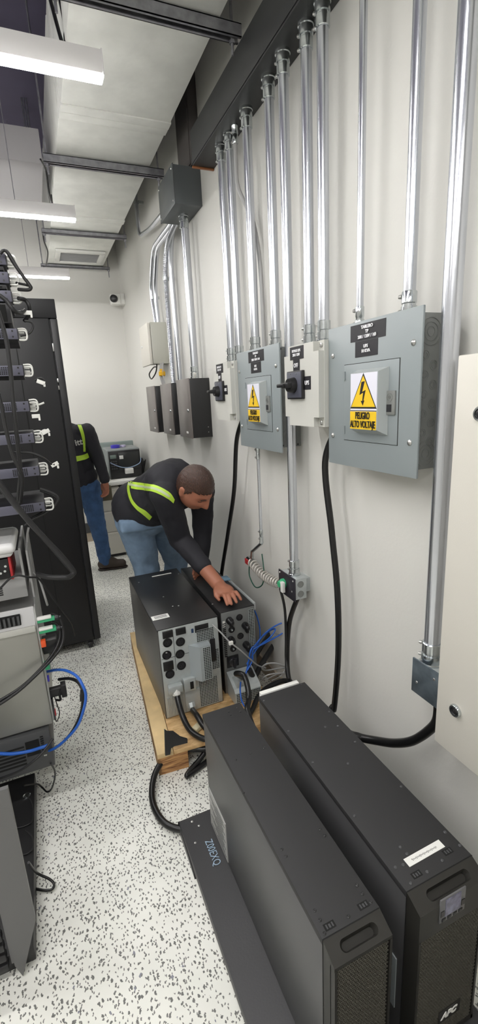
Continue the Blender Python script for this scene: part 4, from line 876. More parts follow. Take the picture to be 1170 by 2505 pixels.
# rack cables
Py = lambda a, b, y: P(a, b, 'y', y)
K = lambda pts, r, m, label, name='rack_cable': cable(name, pts, r, m, label, 'cable')
K([Py(-25, 1150, 1.5), Py(5, 1190, 1.5), Py(60, 1262, 1.5), Py(110, 1318, 1.5), Py(150, 1360, 1.5), Py(178, 1395, 1.5), Py(178, 1404, 1.5), Py(165, 1412, 1.52), Py(120, 1412, 1.55), Py(92, 1405, 1.58)], .0085, cable_s, 'thick black cable sweeping diagonally down across the black cabinet')
K([Py(-20, 1160, 1.52), Py(10, 1205, 1.52), Py(65, 1272, 1.52), Py(120, 1333, 1.52), Py(165, 1385, 1.52), Py(176, 1398, 1.52)], .006, cable_s, 'second black cable following the diagonal one')
K([Py(-5, 760, 1.5), Py(15, 830, 1.5), Py(25, 900, 1.5), Py(30, 960, 1.5), Py(38, 1040, 1.5), Py(46, 1110, 1.52), Py(50, 1160, 1.52), Py(46, 1210, 1.55), Py(45, 1250, 1.58)], .006, cable_s, 'black cable hanging down in front of the small computers')
K([Py(-5, 960, 1.5), Py(5, 1000, 1.5), Py(18, 1065, 1.5), Py(32, 1115, 1.5), Py(48, 1150, 1.5), Py(55, 1175, 1.52), Py(50, 1230, 1.55)], .0055, cable_s, 'black cable crossing the orange sticker computer')
K([Py(0, 620, 1.58), Py(10, 612, 1.58), Py(22, 622, 1.58), Py(45, 660, 1.58), Py(72, 697, 1.58), Py(75, 705, 1.58), Py(68, 709, 1.58), Py(45, 708, 1.6)], .005, cable_s, 'black cable arching from the top of the stack past the far light')
K([Py(15, 612, 1.6), Py(30, 640, 1.6), Py(55, 675, 1.6), Py(72, 697, 1.6), Py(60, 696, 1.6), Py(40, 692, 1.62)], .0038, cable_s, 'thinner black cable beside the arching one at the top of the stack')
K([Py(-5, 720, 1.55), Py(15, 735, 1.55), Py(35, 760, 1.55), Py(50, 765, 1.58), Py(60, 758, 1.6)], .006, cable_s, 'black cable slanting across the upper small computers')
K([Py(45, 730, 1.6), Py(62, 734, 1.62), Py(72, 750, 1.62), Py(70, 770, 1.64), Py(60, 785, 1.66)], .006, cable_s, 'black cable hooked at the top edge of the black cabinet')
K([Py(60, 785, 1.62), Py(76, 788, 1.62), Py(81, 800, 1.62), Py(72, 815, 1.62), Py(50, 822, 1.62)], .0032, cable_s, 'thin black loop beside the upper small computers')
K([Py(98, 1196, 1.62), Py(125, 1205, 1.62), Py(140, 1215, 1.62), Py(140, 1228, 1.62), Py(120, 1250, 1.62), Py(85, 1268, 1.62), Py(60, 1285, 1.62)], .0042, cable_s, 'black loop from the lowest small computer, outer')
K([Py(98, 1200, 1.64), Py(128, 1212, 1.64), Py(135, 1222, 1.64), Py(110, 1248, 1.64), Py(75, 1270, 1.64)], .0036, cable_s, 'black loop from the lowest small computer, inner')
K([Py(30, 1105, 1.58), Py(75, 1108, 1.58), Py(105, 1120, 1.58), Py(125, 1135, 1.6), Py(134, 1136, 1.6)], .0036, cable_s, 'black lead with white tip above the second lowest small computer')
for i, (px, py, lb) in enumerate(((134, 1136, 'white connector tip beside the second lowest small computer'), (88, 1018, 'white hooked tag hanging under the fourth small computer'), (100, 935, 'white label tag beside the fifth small computer'), (112, 1056, 'white tag beside the third small computer'), (68, 765, 'grey folded tag beside the upper small computers'))):
    tag(MB().box(-.012, .012, -.002, .002, -.006, .006, .001, T=Matrix.Translation(Vector(Py(px, py, 1.6)))@Matrix.Rotation(.4*(i % 3-1), 4, 'Y')).box(.006, .012, -.002, .002, -.014, -.004, .001, T=Matrix.Translation(Vector(Py(px, py, 1.6)))).build('cable_label', white_l), lb, 'tag')
K([Py(70, 985, 1.62), Py(92, 990, 1.62), Py(108, 985, 1.62)], .003, white_c, 'white lead sticking out beside the fourth small computer')
K([Py(85, 930, 1.62), Py(100, 925, 1.62), Py(108, 932, 1.62), Py(100, 940, 1.62)], .0035, cable_s, 'short black lead beside the fifth small computer')
K([Py(92, 1065, 1.62), Py(108, 1052, 1.62), Py(120, 1058, 1.62)], .003, white_c, 'white lead sticking out beside the third small computer')
K([Py(70, 1290, 1.7), Py(66, 1320, 1.7), Py(72, 1360, 1.7), Py(80, 1400, 1.7), Py(95, 1410, 1.66), Py(92, 1402, 1.64), Py(96, 1415, 1.62), Py(110, 1460, 1.62), Py(116, 1480, 1.66)], .0038, grey_c, 'grey lead knotted between shelf box and chassis')
K([Py(0, 1440, 1.56), Py(25, 1415, 1.56), Py(45, 1408, 1.56), Py(70, 1412, 1.57), Py(95, 1416, 1.6), Py(120, 1450, 1.62), Py(145, 1485, 1.65), Py(172, 1520, 1.7), Py(184, 1555, 1.75)], .0034, cable_s, 'thin black lead running from the shelf box down across the black cabinet')
K([Py(124, 1501, 1.63), Py(145, 1512, 1.63), Py(155, 1545, 1.62), Py(150, 1580, 1.60), Py(125, 1615, 1.57), Py(85, 1655, 1.55), Py(40, 1695, 1.54), Py(-20, 1735, 1.53)], .005, cable_s, 'black cable looping from the upper green plug down over the chassis')
K([Py(126, 1521, 1.63), Py(142, 1530, 1.63), Py(147, 1555, 1.62), Py(135, 1590, 1.60), Py(100, 1635, 1.57), Py(50, 1682, 1.55), Py(-20, 1725, 1.54)], .005, cable_s, 'black cable looping from the lower green plug down over the chassis')
K([Py(113, 1644, 1.66), Py(135, 1639, 1.62), Py(160, 1640, 1.55), Py(185, 1652, 1.50), Py(200, 1672, 1.47), Py(210, 1700, 1.46), Py(205, 1735, 1.46), Py(190, 1775, 1.48), Py(165, 1805, 1.52), Py(138, 1828, 1.56), Py(115, 1838, 1.6)], .0048, blue_c, 'blue cable bowing out from the chassis over the floor', 'network_cable')
K([Py(144, 1662, 1.63), Py(170, 1660, 1.58), Py(190, 1668, 1.53), Py(202, 1688, 1.50), Py(203, 1710, 1.50), Py(198, 1745, 1.50), Py(180, 1785, 1.52), Py(155, 1815, 1.56), Py(135, 1830, 1.6)], .0055, cable_m, 'black monitor cable with a ferrite bowing beside the blue cable')
tag(MB().cyl(Py(204, 1688, 1.50), Py(203, 1712, 1.50), .0105, seg=16).build('ferrite_core', black_p), 'black ferrite core on the bowing monitor cable', 'ferrite core')
K([Py(-10, 1843, 1.56), Py(30, 1844, 1.56), Py(70, 1838, 1.56), Py(100, 1829, 1.57), Py(118, 1823, 1.57)], .0058, blue_c, 'blue cable lying across the louvred chassis', 'network_cable')
K([Py(130, 1806, 1.57), Py(105, 1840, 1.55), Py(75, 1868, 1.53), Py(40, 1890, 1.50), Py(-10, 1908, 1.46)], .0045, cable_s, 'black cable slanting down across the louvred chassis')
K([Pz(124, 1867, .24), Pz(134, 1885, .18), Pz(134, 1905, .12), Pz(126, 1930, .05), Pz(115, 1937, .03), Pz(102, 1925, .03), Pz(90, 1918, .05), Pz(60, 1922, .1)], .0032, cable_m, 'thin black cord drooping to the floor under the louvred chassis')
K([Pz(70, 2110, .15), Pz(90, 2135, .05), Pz(120, 2150, .02), Pz(132, 2162, .012), Pz(128, 2175, .01), Pz(110, 2178, .01), Pz(85, 2174, .012)], .0038, cable_m, 'black cord looping onto the floor beside the grey post')
for i in range(2): K([Pz(62, 1945+85*i, .06), Pz(78, 1962+85*i, .06), Pz(80, 2005+70*i, .06), Pz(62, 2020+70*i, .06), Pz(42, 2025+60*i, .06)], .0022, cable_s, 'thin dark lead on the black base tray, %s' % ('farther' if i == 0 else 'nearer'))
K([Py(150, 1685, 1.62), Py(146, 1700, 1.62), Py(148, 1712, 1.62), Py(138, 1712, 1.64)], .0042, cable_m, 'short stiff black lead below the monitor plug')
K([Py(132, 1700, 1.63), Py(140, 1725, 1.63), Py(146, 1745, 1.63), Py(138, 1765, 1.63), Py(134, 1740, 1.63)], .0018, cable_m, 'thin tangled black wire at the chassis edge')
# ================================================================ far furniture
t = thing('work_counter', (.62, 4.85, .72), 'white topped counter against the far wall holding the label printer', 'counter')
MB().box(.37, .945, 4.47, 5.20, .725, .762, .004).build('counter_top', white_l, t)
MB().box(.39, .94, 5.0, 5.2, 0, .725, .003).build('back_panel', cab_m, t)
t = thing('file_cabinet', (.51, 4.8, 0), 'cream pedestal file cabinet under the white counter beside the standing person', 'file cabinet')
MB().box(.415, .615, 4.52, 4.99, .03, .70, .004).build('body', cab_m, t)
for i, (a, b) in enumerate(((.04, .26), (.265, .47), (.475, .695))):
    dw = MB().box(.418, .612, 4.508, 4.52, a, b, .003).build('drawer', cab_m, t)
    MB().box(.45, .58, 4.503, 4.509, b-.022, b-.012, .002).build('drawer_pull', cab_m, dw)
MB().lathe((.50, 4.508, .60), (0, -1, 0), [(.007, 0), (.007, .003)], 12).build('lock', dgrey, t)
MB().box(.42, .61, 4.54, 4.98, 0, .03).build('plinth', black_p, t, smooth=False)
t = thing('file_cabinet', (.80, 4.8, 0), 'second cream cabinet under the counter, glimpsed beside the bending person', 'file cabinet')
MB().box(.68, .94, 4.55, 4.99, .05, .70, .004).build('body', cab_m, t); MB().box(.685, .935, 4.56, 4.98, 0, .05).build('plinth', black_p, t, smooth=False)
tag(MB().box(.38, .905, 5.13, 5.16, .763, 1.085, .012, seg=4).build('desk_screen', mat('screen_green_grey', (128, 140, 137), .6)), 'grey green rounded desk screen standing behind the label printer', 'screen')
t = thing('label_printer', (.70, 4.75, .762), 'dark label printer with a small display on the white counter', 'printer')
MB().box(.552, .87, 4.62, 5.0, .766, 1.05, .012, seg=3).build('body', mgrey, t)
MB().box(.562, .866, 4.606, 4.625, .772, 1.036, .006).build('front', black_p, t)
MB().box(.65, .855, 4.598, 4.608, .85, 1.02, .006).build('door', mat('printer_door', (42, 44, 44), .3), t)
MB().box(.575, .632, 4.600, 4.608, .965, 1.0, .002).build('display', mat('lcd_green', (120, 134, 128), .3), t)
m = MB()
for i in range(3):
    for j in range(4): m.box(.577+.021*i, .592+.021*i, 4.600, 4.608, .86+.023*j, .872+.023*j, .002)
m.build('keys', dgrey, t)
MB().box(.662, .70, 4.594, 4.599, .955, .99, .002).build('sticker', white_l, t)
MB().tube([(.57, 4.60, .93), (.62, 4.585, .90), (.68, 4.58, .875), (.76, 4.58, .87), (.85, 4.59, .90), (.87, 4.60, .95)], .004, 6).build('front_cable', mat('pale_blue', (150, 170, 200), .4), t)
tag(MB().box(.70, .78, 4.56, 4.60, .83, .86, .002, T=Matrix.Identity(4)).box(.70, .78, 4.565, 4.61, .81, .84, .002).build('paper_label', white_l), 'white paper label sticking out of the front of the label printer', 'paper')
m = MB(); c = Vector((.66, 4.78, 1.052))
m.lathe(c, (0, 0, 1), [(.045, 0), (.045, .028), (.030, .028), (.030, .0)], 28)
tag(m.build('tape_roll', blueb), 'blue tape roll on top of the label printer', 'tape roll')
tag(MB().lathe((.74, 4.80, 1.052), (0, 0, 1), [(.028, 0), (.028, .02), (.02, .022)], 18).build('pale_cap', mat('lilac', (190, 186, 214), .5)), 'pale lilac round cap beside the blue tape roll', 'cap')
m = MB()
for i in range(7): m.tube([(.875+.008*i, 4.70+.02*i, .763), (.87+.010*i, 4.68, .84+.012*i), (.90+.004*i, 4.72, .93-.01*i), (.93, 4.75+.01*i, .86)], .005, 6)
tag(m.build('cable_bundle', cable_s), 'tangle of dark cables beside the label printer at the wall', 'cables')
tag(MB().box(.385, .52, 4.50, 4.66, .762, .90, .02, seg=3).build('clear_bag', mat('plastic_bag', (178, 176, 168), .25, trans=.35)), 'crumpled clear plastic bag on the counter left of the label printer', 'bag')
tag(MB().box(.40, .53, 4.40, 4.47, .60, .74, .012).build('brown_bin', mat('bin_brown', (92, 84, 66), .5)), 'dark olive tray hanging at the counter edge behind the hand', 'tray')

# ================================================================ people
skin_m = mat('skin', (166, 108, 84), .5, bump=.08, bscale=180, var=.07, vscale=14)
skin_m.node_tree.nodes['Principled BSDF'].inputs['Subsurface Weight'].default_value = .06
skin_m.node_tree.nodes['Principled BSDF'].inputs['Subsurface Scale'].default_value = .01
hair_m = mat('hair', (66, 44, 35), .36, bump=1., bscale=60, stretch=(6, 1, 1.5), var=.6, vscale=90)
shirt_m = mat('shirt_navy_black', (31, 31, 38), .75, bump=.25, bscale=22)
denim_l = mat('denim_light', (124, 148, 174), .8, bump=.35, bscale=30, var=.14, vscale=18)
denim_d = mat('denim_blue', (54, 84, 126), .8, bump=.35, bscale=30, var=.22, vscale=14)
shoe_m = mat('shoe_brown', (62, 52, 45), .5, bump=.2, bscale=40)
sole_m = mat('shoe_sole', (44, 36, 32), .6)
lime_m = mat('lime_strip', (188, 226, 70), .5, emit=0)
silv_m = mat('silver_strip', (196, 210, 170), .4)
def voxel(mb, name, m, parent, vox=.005, sm=6, wrinkle=0., ws=18., seed=0):
    me = bpy.data.meshes.new('tmp'); me.from_pydata(mb.v, [], mb.f)
    bm = bmesh.new(); bm.from_mesh(me); bmesh.ops.recalc_face_normals(bm, faces=bm.faces[:]); bm.to_mesh(me); bm.free()
    ob = bpy.data.objects.new('tmp', me); col.objects.link(ob)
    r = ob.modifiers.new('r', 'REMESH'); r.mode = 'VOXEL'; r.voxel_size = vox
    s = ob.modifiers.new('s', 'SMOOTH'); s.iterations = sm; s.factor = .5
    if wrinkle:
        tx = bpy.data.textures.new('w', 'CLOUDS'); tx.noise_scale = 1/ws; tx.noise_depth = 2
        dm = ob.modifiers.new('d', 'DISPLACE'); dm.texture = tx; dm.strength = wrinkle; dm.mid_level = .5
    me2 = bpy.data.meshes.new_from_object(ob.evaluated_get(bpy.context.evaluated_depsgraph_get()))
    vs = [tuple(v.co) for v in me2.vertices]; fs = [tuple(p.vertices) for p in me2.polygons]
    bpy.data.objects.remove(ob); bpy.data.meshes.remove(me); bpy.data.meshes.remove(me2)
    o = make_obj(name, vs, fs, m, parent, ang=180); o['_'] = 0; del o['_']
    return o, BVHTree.FromPolygons([Vector(v) for v in vs], fs)
def vis(px, py, bvh, dflt=None):
    d = Vector(RW @ _ray(px, py)).normalized(); h = bvh.ray_cast(Vector(CAM), d)
    return (h[0], h[1]) if h[0] is not None else (dflt, Vector((0, 0, 1)))
def ribbon(L, R, bvh, name, m, parent, off=.003, n=8):
    """strip of tape lying on a garment between two edge lines"""
    def dens(pts): return [tuple(v) for v in spline([Vector((a, b, 0)) for a, b in pts], n)]
    l, r = dens(L), dens(R); vs = []; fs = []; rows = 0; K = 5; ok = []
    for a, b in zip(l, r):
        row = []
        for k in range(K):
            u = k/(K-1); h, nn = vis(a[0]*(1-u)+b[0]*u, a[1]*(1-u)+b[1]*u, bvh)
            if h is None: row = None; break
            row.append((h+nn*off, h-nn*.002))
        ok.append(row)
    for row in ok:
        if row is None: continue
        base = len(vs); vs += [p[0] for p in row]+[p[1] for p in row]
        if rows:
            q = base-2*K
            for k in range(K-1):
                fs.append((q+k, q+k+1, base+k+1, base+k)); fs.append((q+K+k, base+K+k, base+K+k+1, q+K+k+1))
            fs.append((q, base, base+K, q+K)); fs.append((q+K-1, q+2*K-1, base+2*K-1, base+K-1))
        rows += 1
    if rows > 1:
        fs.append(tuple(range(K))+tuple(range(2*K-1, K-1, -1))); e = len(vs)-2*K
        fs.append(tuple(e+i for i in list(range(K))+list(range(2*K-1, K-1, -1))))
        return make_obj(name, vs, fs, m, parent, ang=60)
def head_pts(sub=5, scale=1.):
    bm = bmesh.new(); bmesh.ops.create_icosphere(bm, subdivisions=sub, radius=1); bm.verts.index_update(); out = []
    g = lambda d2, s: math.exp(-d2/(2*s*s))
    for v in bm.verts:
        x, y, z = v.co
        X, Y, Z = x*.074, y*.096, z*.118
        t_ = max(0, -z)
        X *= 1-.30*t_**1.4; 
        if y > 0: Y *= 1-.10*t_
        else: Y *= 1-.28*t_
        if z > .2 and y > 0: Y *= 1-.10*(z-.2)
        if y > .1:
            Y += .006*g((Z-.026)**2+(abs(X)-.024)**2*.6, .010)              # brow
            Y -= .011*g((Z-.008)**2+(abs(X)-.031)**2, .012)                 # eye sockets
            Y += .007*g((Z+.022)**2+(abs(X)-.040)**2, .014)                 # cheek bones
            nz = max(0, min(1, (.018-Z)/.045)) if -.036 < Z < .018 else 0
            Y += (.010+.019*nz)*g(X*X, .0075+.004*nz)*(1 if -.034 < Z < .016 else g((Z+.034 if Z < 0 else Z-.016)**2, .004))   # nose
            Y += .007*g((Z+.052)**2, .0045)*g(X*X, .019)                    # upper lip
            Y += .008*g((Z+.066)**2, .0050)*g(X*X, .017)                    # lower lip
            Y -= .004*g((Z+.0590)**2, .0022)*g(X*X, .018)
            Y += .009*g((Z+.098)**2+X*X*.5, .016)                           # chin
        out.append(Vector((X, Y, Z))*scale)
    fs = [[v.index for v in f.verts] for f in bm.faces]; bm.free(); return out, fs
def frame(f, u):
    u = Vector(u).normalized(); f = Vector(f); f = (f-u*f.dot(u)).normalized(); r = f.cross(u)
    return Matrix((r, f, u)).transposed()          # columns: right(-left), face, up
def finger(mb, base, dirs, lens, r):
    p = Vector(base); rr = r
    for d, L in zip(dirs, lens):
        q = p+Vector(d).normalized()*L; mb.cap(p, q, rr, rr*.9, 10); p = q; rr *= .9
    return p
# ---------------------------------------------------------------- bending technician
foot0 = (.50, 2.85, 0)
man = thing('person', foot0, 'person in dark top and light jeans with lime straps, bending over the tower units', 'person')
pel = Vector(P(345, 1245, 'y', 2.70)); wai = Vector(P(372, 1222, 'y', 2.60)); che = Vector(P(422, 1187, 'y', 2.42)); nek = Vector(P(448, 1192, 'y', 2.30))
shR = Vector(P(404, 1208, 'y', 2.27)); shL = Vector(P(494, 1200, 'y', 2.50))
elR = Vector(P(440, 1318, 'y', 2.33)); wrR = Vector(P(536, 1432, 'z', .578)); elL = Vector(P(496, 1298, 'y', 2.50)); wrL = Vector(P(492, 1380, 'y', 2.44))
hdc = Vector(P(475, 1194, 'y', 2.19))
HR = frame((.35, -.42, -.84), (.25, -.66, .71))
hp, hf = head_pts(5, 1.04)
body = MB()
body.add([hdc+HR @ p for p in hp], hf)
for s in (-1, 1):     # ears
    body.ell(hdc+HR @ Vector((s*.076, -.008, -.004)), (.009, .019, .033), HR, 3)
    body.ell(hdc+HR @ Vector((s*.083, -.014, .010)), (.006, .015, .019), HR, 3)
body.cap(nek-(nek-che).normalized()*.05, hdc+HR @ Vector((0, -.03, -.05)), .062, .056)
body.cap(pel, wai, .11, .11); body.cap(wai, che, .11, .12); body.cap(shR, shL, .06, .06); body.cap(che, nek, .10, .07)
body.cap(shR, elR, .050, .042); body.cap(elR, wrR, .044, .035); body.cap(shL, elL, .050, .042); body.cap(elL, wrL, .042, .029)
hpR = pel+Vector((-.05, -.0, -.06)); hpL = pel+Vector((.125, .07, -.08))
knR = Vector(P(360, 1392, 'y', 2.76)); knL = Vector(P(432, 1376, 'y', 2.92)); anR = Vector((.49, 2.90, .09)); anL = Vector((.66, 3.02, .09))
for a, b, r0, r1 in ((hpR, knR, .08, .055), (knR, anR, .05, .036), (hpL, knL, .08, .055), (knL, anL, .05, .036)): body.cap(a, b, r0, r1)
# right hand flat on the tower top, palm down
kn = Vector(P(592, 1486, 'z', .566)); hd = (kn-wrR); hd.z = 0
pc = wrR+(kn-wrR).normalized()*.062; fdir = (kn-wrR).normalized(); side = fdir.cross(Vector((0, 0, 1))).normalized(); upv = side.cross(fdir)
HM = Matrix((side, fdir, upv)).transposed()
body.ell(pc, (.048, .062, .024), HM, 4); body.cap(wrR, pc, .034, .030)
tips = [(572, 1500), (596, 1500), (616, 1488), (626, 1470)]; zt = .540
for k, (off, L, tp) in enumerate(zip((.030, .011, -.011, -.030), (.97, 1.05, 1., .82), tips)):
    pass
order = [(.028, 568, 1504), (.010, 584, 1510), (-.010, 600, 1502), (-.027, 614, 1488)]   # index .. little along the palm front
for (off, px, py), L in zip(order, (.078, .086, .080, .064)):
    b0 = pc+fdir*.050+side*off+upv*.002; tip = Vector(P(px, py, 'z', .541)); tip = b0+(tip-b0).normalized()*L*.96
    m1 = b0.lerp(tip, .42)+Vector((0, 0, .016)); m2 = b0.lerp(tip, .75)+Vector((0, 0, .010))
    body.cap(b0, m1, .0108, .0100, 10); body.cap(m1, m2, .0100, .0092, 10); body.cap(m2, tip, .0092, .0078, 10)
thb = pc-fdir*.018+side*.036; th1 = thb+fdir*.034+side*.014-upv*.010; th2 = th1+fdir*.030-side*.004-upv*.010
body.cap(thb, th1, .014, .011, 10); body.cap(th1, th2, .011, .0085, 10)
# left hand resting on the far end of the same tower
kl = Vector(P(480, 1402, 'z', .545)); ldir = (kl-wrL).normalized(); ls = ldir.cross(Vector((0, 1, 0))).normalized(); LM = Matrix((ls, ldir, ls.cross(ldir))).transposed()
body.ell(wrL.lerp(kl, .8), (.040, .050, .018), LM, 4); body.cap(wrL, kl, .027, .024)
for off, L in zip((.028, .010, -.010, -.028), (.070, .076, .070, .056)):
    b0 = wrL.lerp(kl, .95)+ls*off; b1 = b0+Vector((-.018, -.030, -.006)); b2 = b1+Vector((-.012, -.024, -.004))
    body.cap(b0, b1, .0095, .009, 10); body.cap(b1, b2, .009, .0075, 10)
thb = wrL.lerp(kl, .5)-ls*.03; body.cap(thb, thb+Vector((-.03, -.02, -.02)), .012, .009, 10)
o, bb_ = voxel(body, 'body', skin_m, man, .0042, 3)
# eyes, brows, lips kept on the head
E1 = MB()
for s in (-1, 1):
    e = [HR @ Vector((s*(.018+.030*k/8), .0905-.010*(k/8)**2+.004, .026+.004*math.sin(PI*k/8))) for k in range(9)]
    E1.tube([hdc+v*1.04 for v in e], .0034, 6, n=3)
E1.build('eyebrows', hair_m, man)
E2 = MB()
for s in (-1, 1):
    E2.tube([hdc+HR @ Vector((s*(.020+.024*k/6), .0835-.009*(k/6)**2, .004-.003*math.sin(PI*k/6)))*1.04 for k in range(7)], .0016, 6, n=3)
E2.build('eyelashes', hair_m, man)
# hair: short crop shaped over the skull
hp2, hf2 = head_pts(5, 1.04); keep = set()
def inhair(p):
    x, y, z = p.x/1.04, p.y/1.04, p.z/1.04
    front = .052+.010*math.cos(x*60) if y > .02 else None
    if y > .035: return z > .050+.25*max(0, y-.075)-.05*abs(x)
    if y > .0: return z > .050-(.035-y)*1.2-(.02 if abs(x) > .05 else 0)
    return z > -.042-.1*abs(y+.05)
idx = {}
vs = []; rnd = random.Random(3)
for i, p in enumerate(hp2):
    if inhair(p):
        z = p.z; l = .004+.0065*max(0, min(1, (z-.01)/.07))
        n = Vector((p.x/.0055, p.y/.0092, p.z/.0139)).normalized(); idx[i] = len(vs); q = p+n*(l+.0011*math.sin(p.x*900+p.y*300)+rnd.uniform(-.0006, .0006)); vs.append((q, p-n*.004))
fs = [f for f in hf2 if all(i in idx for i in f)]; N_ = len(vs); VV = [hdc+HR @ q for q, _ in vs]+[hdc+HR @ q for _, q in vs]
edge = {}
FF = [tuple(idx[i] for i in f) for f in fs]
for f in FF:
    for a, b in zip(f, f[1:]+f[:1]): edge[(a, b)] = 1
FF2 = FF+[tuple(N_+i for i in reversed(f)) for f in FF]+[(b, a, N_+a, N_+b) for a, b in edge if (b, a) not in edge]
make_obj('hair', VV, FF2, hair_m, man, ang=80)
# clothes
sv = (shL-shR).normalized(); sp_ = (che-pel).normalized(); tv = sv.cross(sp_)
TM = Matrix((sv, sp_, tv)).transposed(); 
sh = MB()
sh.cap(pel+Vector((0, 0, .01)), wai, .152, .150); sh.cap(wai, che, .150, .148)
sh.ell(pel+Vector((.0, .0, .015)), (.17, .17, .165), None, 4)
sh.ell(wai-Vector((0, 0, .002)), (.168, .172, .160), TM, 4); sh.ell(che, (.200, .155, .146), TM, 4)
sh.cap(shR, shL, .078, .078); sh.cap(che, nek+Vector((.0, 0, -.0)), .12, .072)
sh.cap(shR, elR, .080, .060); sh.cap(elR, elR.lerp(wrR, .60), .060, .047); sh.cap(shL, elL, .072, .058); sh.cap(elL, wrL, .056, .045)
shirt, sb = voxel(sh, 'shirt', shirt_m, man, .006, 5, .014, 11)
collar = MB(); cdir = (hdc-nek).normalized(); cc = nek+cdir*.015
collar.lathe(cc-cdir*.02, cdir, [(.084, 0), (.078, .03), (.070, .045), (.062, .045), (.064, .0)], 28); collar.build('collar', shirt_m, man)
jn = MB()
jn.ell(pel+Vector((.02, .01, -.03)), (.155, .155, .14), None, 4)
jn.cap(hpR, knR, .112, .080); jn.cap(knR, anR, .080, .060); jn.cap(hpL, knL, .104, .074); jn.cap(knL, anL, .082, .060)
jn.box(-.17, .17, -.15, .15, -.03, .05, .02, T=Matrix.Translation(pel+Vector((.02, 0, -.07))))
jeans, jb = voxel(jn, 'jeans', denim_l, man, .007, 5, .018, 12)
for an in (anR, anL):
    s = MB(); s.cap(an+Vector((0, .03, -.045)), an+Vector((.01, -.13, -.055)), .042, .034); s.ell(an+Vector((.005, -.05, -.03)), (.045, .09, .045), None, 3)
    so, _ = voxel(s, 'shoe', shoe_m, man, .006, 3)
ribbon([(311, 1176), (330, 1180), (352, 1182), (380, 1187), (403, 1197), (418, 1208), (427, 1222)], [(314, 1193), (332, 1197), (352, 1199), (375, 1203), (395, 1211), (412, 1221), (424, 1231)], sb, 'lime_strap', lime_m, man)
ribbon([(314, 1182), (332, 1186), (352, 1188), (380, 1193), (401, 1202), (416, 1213)], [(314, 1187), (332, 1191), (352, 1193), (378, 1198), (398, 1207), (414, 1217)], sb, 'silver_line', silv_m, man, off=.0045)
ribbon([(340, 1150), (326, 1162), (316, 1176), (312, 1192), (315, 1212), (322, 1230), (335, 1246), (350, 1258), (366, 1272)], [(344, 1153), (331, 1165), (321, 1178), (317, 1192), (320, 1210), (327, 1226), (340, 1240), (357, 1250), (372, 1264)], sb, 'lime_strap', lime_m, man)
ribbon([(458, 1122), (461, 1127), (464, 1133), (467, 1142)], [(469, 1124), (473, 1129), (476, 1135), (479, 1144)], sb, 'lime_strap', lime_m, man)
# ---------------------------------------------------------------- standing person, back turned
Y2 = 4.15
man2 = thing('person', (.2, Y2, 0), 'person standing with back turned beside the black cabinet, dark top and blue jeans', 'person')
Q = lambda a, b, y=Y2: Vector(P(a, b, 'y', y))
s2R = Q(213, 1056, 4.12); s2L = Vector((s2R.x-.34, 4.22, s2R.z+.01)); c2 = (s2R+s2L)/2; e2R = Q(240, 1120, 4.10); w2R = Q(256, 1172, 4.05)
p2 = Vector((.235, 4.18, .84)); h2 = c2+Vector((-.07, .03, .27)); k2R = Q(240, 1290, 4.16); a2R = Q(258, 1372, 4.2); a2R.z = .10
k2L = Vector((.10, 4.28, .48)); a2L = Vector((.06, 4.30, .10)); e2L = s2L+Vector((-.05, .0, -.28)); w2L = e2L+Vector((.08, .14, -.18))
hr = frame((0, 1, -.1), (0, .1, 1)); b = MB(); b.add([h2+hr @ p for p in hp], hf)
b.cap(c2+Vector((0, .01, .03)), h2+Vector((0, 0, -.06)), .058, .055); b.cap(p2, c2-Vector((0, 0, .12)), .11, .12); b.cap(s2R, s2L, .055, .055)
for q in ((s2R, e2R, .048, .04), (e2R, w2R, .04, .029), (s2L, e2L, .048, .04), (e2L, w2L, .04, .029), (p2+Vector((.08, 0, -.03)), k2R, .08, .055), (k2R, a2R, .05, .036), (p2+Vector((-.09, 0, -.03)), k2L, .08, .055), (k2L, a2L, .05, .036)): b.cap(*q)
def loose_hand(b, w, down, fwd):
    down = Vector(down).normalized(); fwd = Vector(fwd).normalized(); b.ell(w+down*.055, (.020, .040, .050), Matrix((down.cross(fwd), fwd, down)).transposed(), 3); b.cap(w, w+down*.05, .028, .026)
    for off, L in zip((.028, .010, -.010, -.027), (.040, .044, .040, .032)):
        q0 = w+down*.095+fwd*off; n_ = fwd.cross(down); q1 = q0+(down+n_*.35).normalized()*L; q2_ = q1+(down*.4+n_).normalized()*L*.75
        b.cap(q0, q1, .0105, .0095, 10); b.cap(q1, q2_, .0095, .008, 10)
    q0 = w+down*.035+fwd*.034; q1 = q0+(down+fwd*.6).normalized()*.036; b.cap(q0, q1, .013, .010, 10); b.cap(q1, q1+(down*.9-fwd*.1).normalized()*.03, .010, .0085, 10)
loose_hand(b, w2R, (.02, 0, -1), (-.55, .83, 0)); loose_hand(b, w2L, (0, .2, -1), (0, 1, 0))
voxel(b, 'body', skin_m, man2, .005, 3)
VV = [h2+hr @ q for q, _ in vs]+[h2+hr @ q for _, q in vs]
make_obj('hair', VV, FF2, hair_m, man2, ang=80)
s = MB(); s.cap(p2+Vector((.0, 0, .02)), p2.lerp(c2, .5), .135, .14); s.ell(c2-Vector((0, 0, .10)), (.195, .12, .18), None, 4); s.ell(p2.lerp(c2, .35), (.165, .125, .22), None, 4); s.cap(s2R-Vector((.02, 0, .0)), s2L, .062, .062); s.ell(p2+Vector((0, 0, .05)), (.165, .135, .12), None, 4)
s.cap(c2-Vector((0, 0, .05)), c2+Vector((0, 0, .05)), .09, .06)
s.cap(s2R, e2R, .070, .055); s.cap(e2R, w2R, .054, .042); s.cap(s2L, e2L, .07, .055); s.cap(e2L, w2L, .054, .042)
_, sb2 = voxel(s, 'shirt', shirt_m, man2, .006, 4, .012, 14)
j = MB(); j.ell(p2+Vector((.0, 0, -.04)), (.155, .125, .13), None, 4)
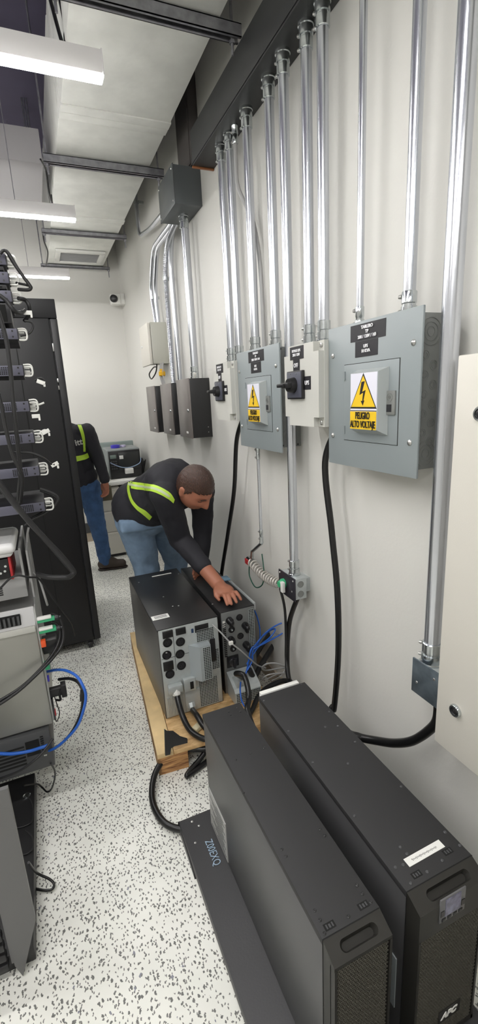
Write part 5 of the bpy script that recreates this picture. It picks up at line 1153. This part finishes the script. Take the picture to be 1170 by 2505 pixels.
j.cap(p2+Vector((.075, -.01, -.05)), k2R, .102, .072); j.cap(k2R, a2R, .070, .062); j.cap(p2+Vector((-.075, 0, -.05)), k2L, .10, .072); j.cap(k2L, a2L, .070, .058)
voxel(j, 'jeans', denim_d, man2, .007, 4, .022, 13)
for an, d in ((a2R, Vector((.9, -.15, 0))), (a2L, Vector((.1, 1, 0)))):
    s = MB(); s.cap(an-d*.03+Vector((0, 0, -.045)), an+d*.16+Vector((0, 0, -.055)), .046, .038); s.cap(an, an+d*.08+Vector((0, 0, -.04)), .050, .044)
    so, _ = voxel(s, 'shoe', shoe_m, man2, .006, 3)
    ss = MB(); ss.cap(an-d*.035+Vector((0, 0, -.078)), an+d*.17+Vector((0, 0, -.078)), .044, .040); q = voxel(ss, 'shoe_sole', sole_m, so, .006, 2)[0]
    q.scale = (1, 1, .30); q.location.z -= .012
ribbon([(183, 1026), (192, 1045), (199, 1065), (203, 1085), (204, 1105)], [(193, 1027), (201, 1045), (207, 1065), (209, 1085), (209, 1105)], sb2, 'lime_strap', lime_m, man2)
ribbon([(186, 1116), (198, 1114), (208, 1111), (214, 1108)], [(188, 1129), (200, 1126), (211, 1123), (218, 1119)], sb2, 'lime_strap', lime_m, man2)
lc, ln_ = vis(195, 1082, sb2)
def conf(v):
    out = []
    for p in v:
        h = sb2.ray_cast(Vector((p.x, p.y-.3, p.z)), Vector((0, 1, 0))); out.append(Vector((p.x, (h[0].y if h[0] else lc.y)-.002-.0008*(p.y < lc.y), p.z)))
    return out
text('shirt_lettering', 'itt', .070, (lc.x-.008, lc.y-.004, lc.z), (1, 0, .12), (-.12, 0, 1), white_l, man2, bold=.002, conform=conf)
# ================================================================ world, view
w = bpy.data.worlds.new('room_world'); scn.world = w; w.use_nodes = True
w.node_tree.nodes['Background'].inputs[0].default_value = (.6, .6, .62, 1); w.node_tree.nodes['Background'].inputs[1].default_value = .3
lit.node_tree.nodes['Principled BSDF'].inputs['Emission Strength'].default_value = 88
scn.view_settings.view_transform = 'Standard'; scn.view_settings.look = 'None'; scn.view_settings.gamma = 1; scn.view_settings.use_curve_mapping = False
scn.view_settings.exposure = 0.0
scn.cycles.max_bounces = 8; scn.cycles.diffuse_bounces = 4; scn.cycles.glossy_bounces = 4
scn.cycles.use_light_tree = True; scn.cycles.sample_clamp_indirect = 8
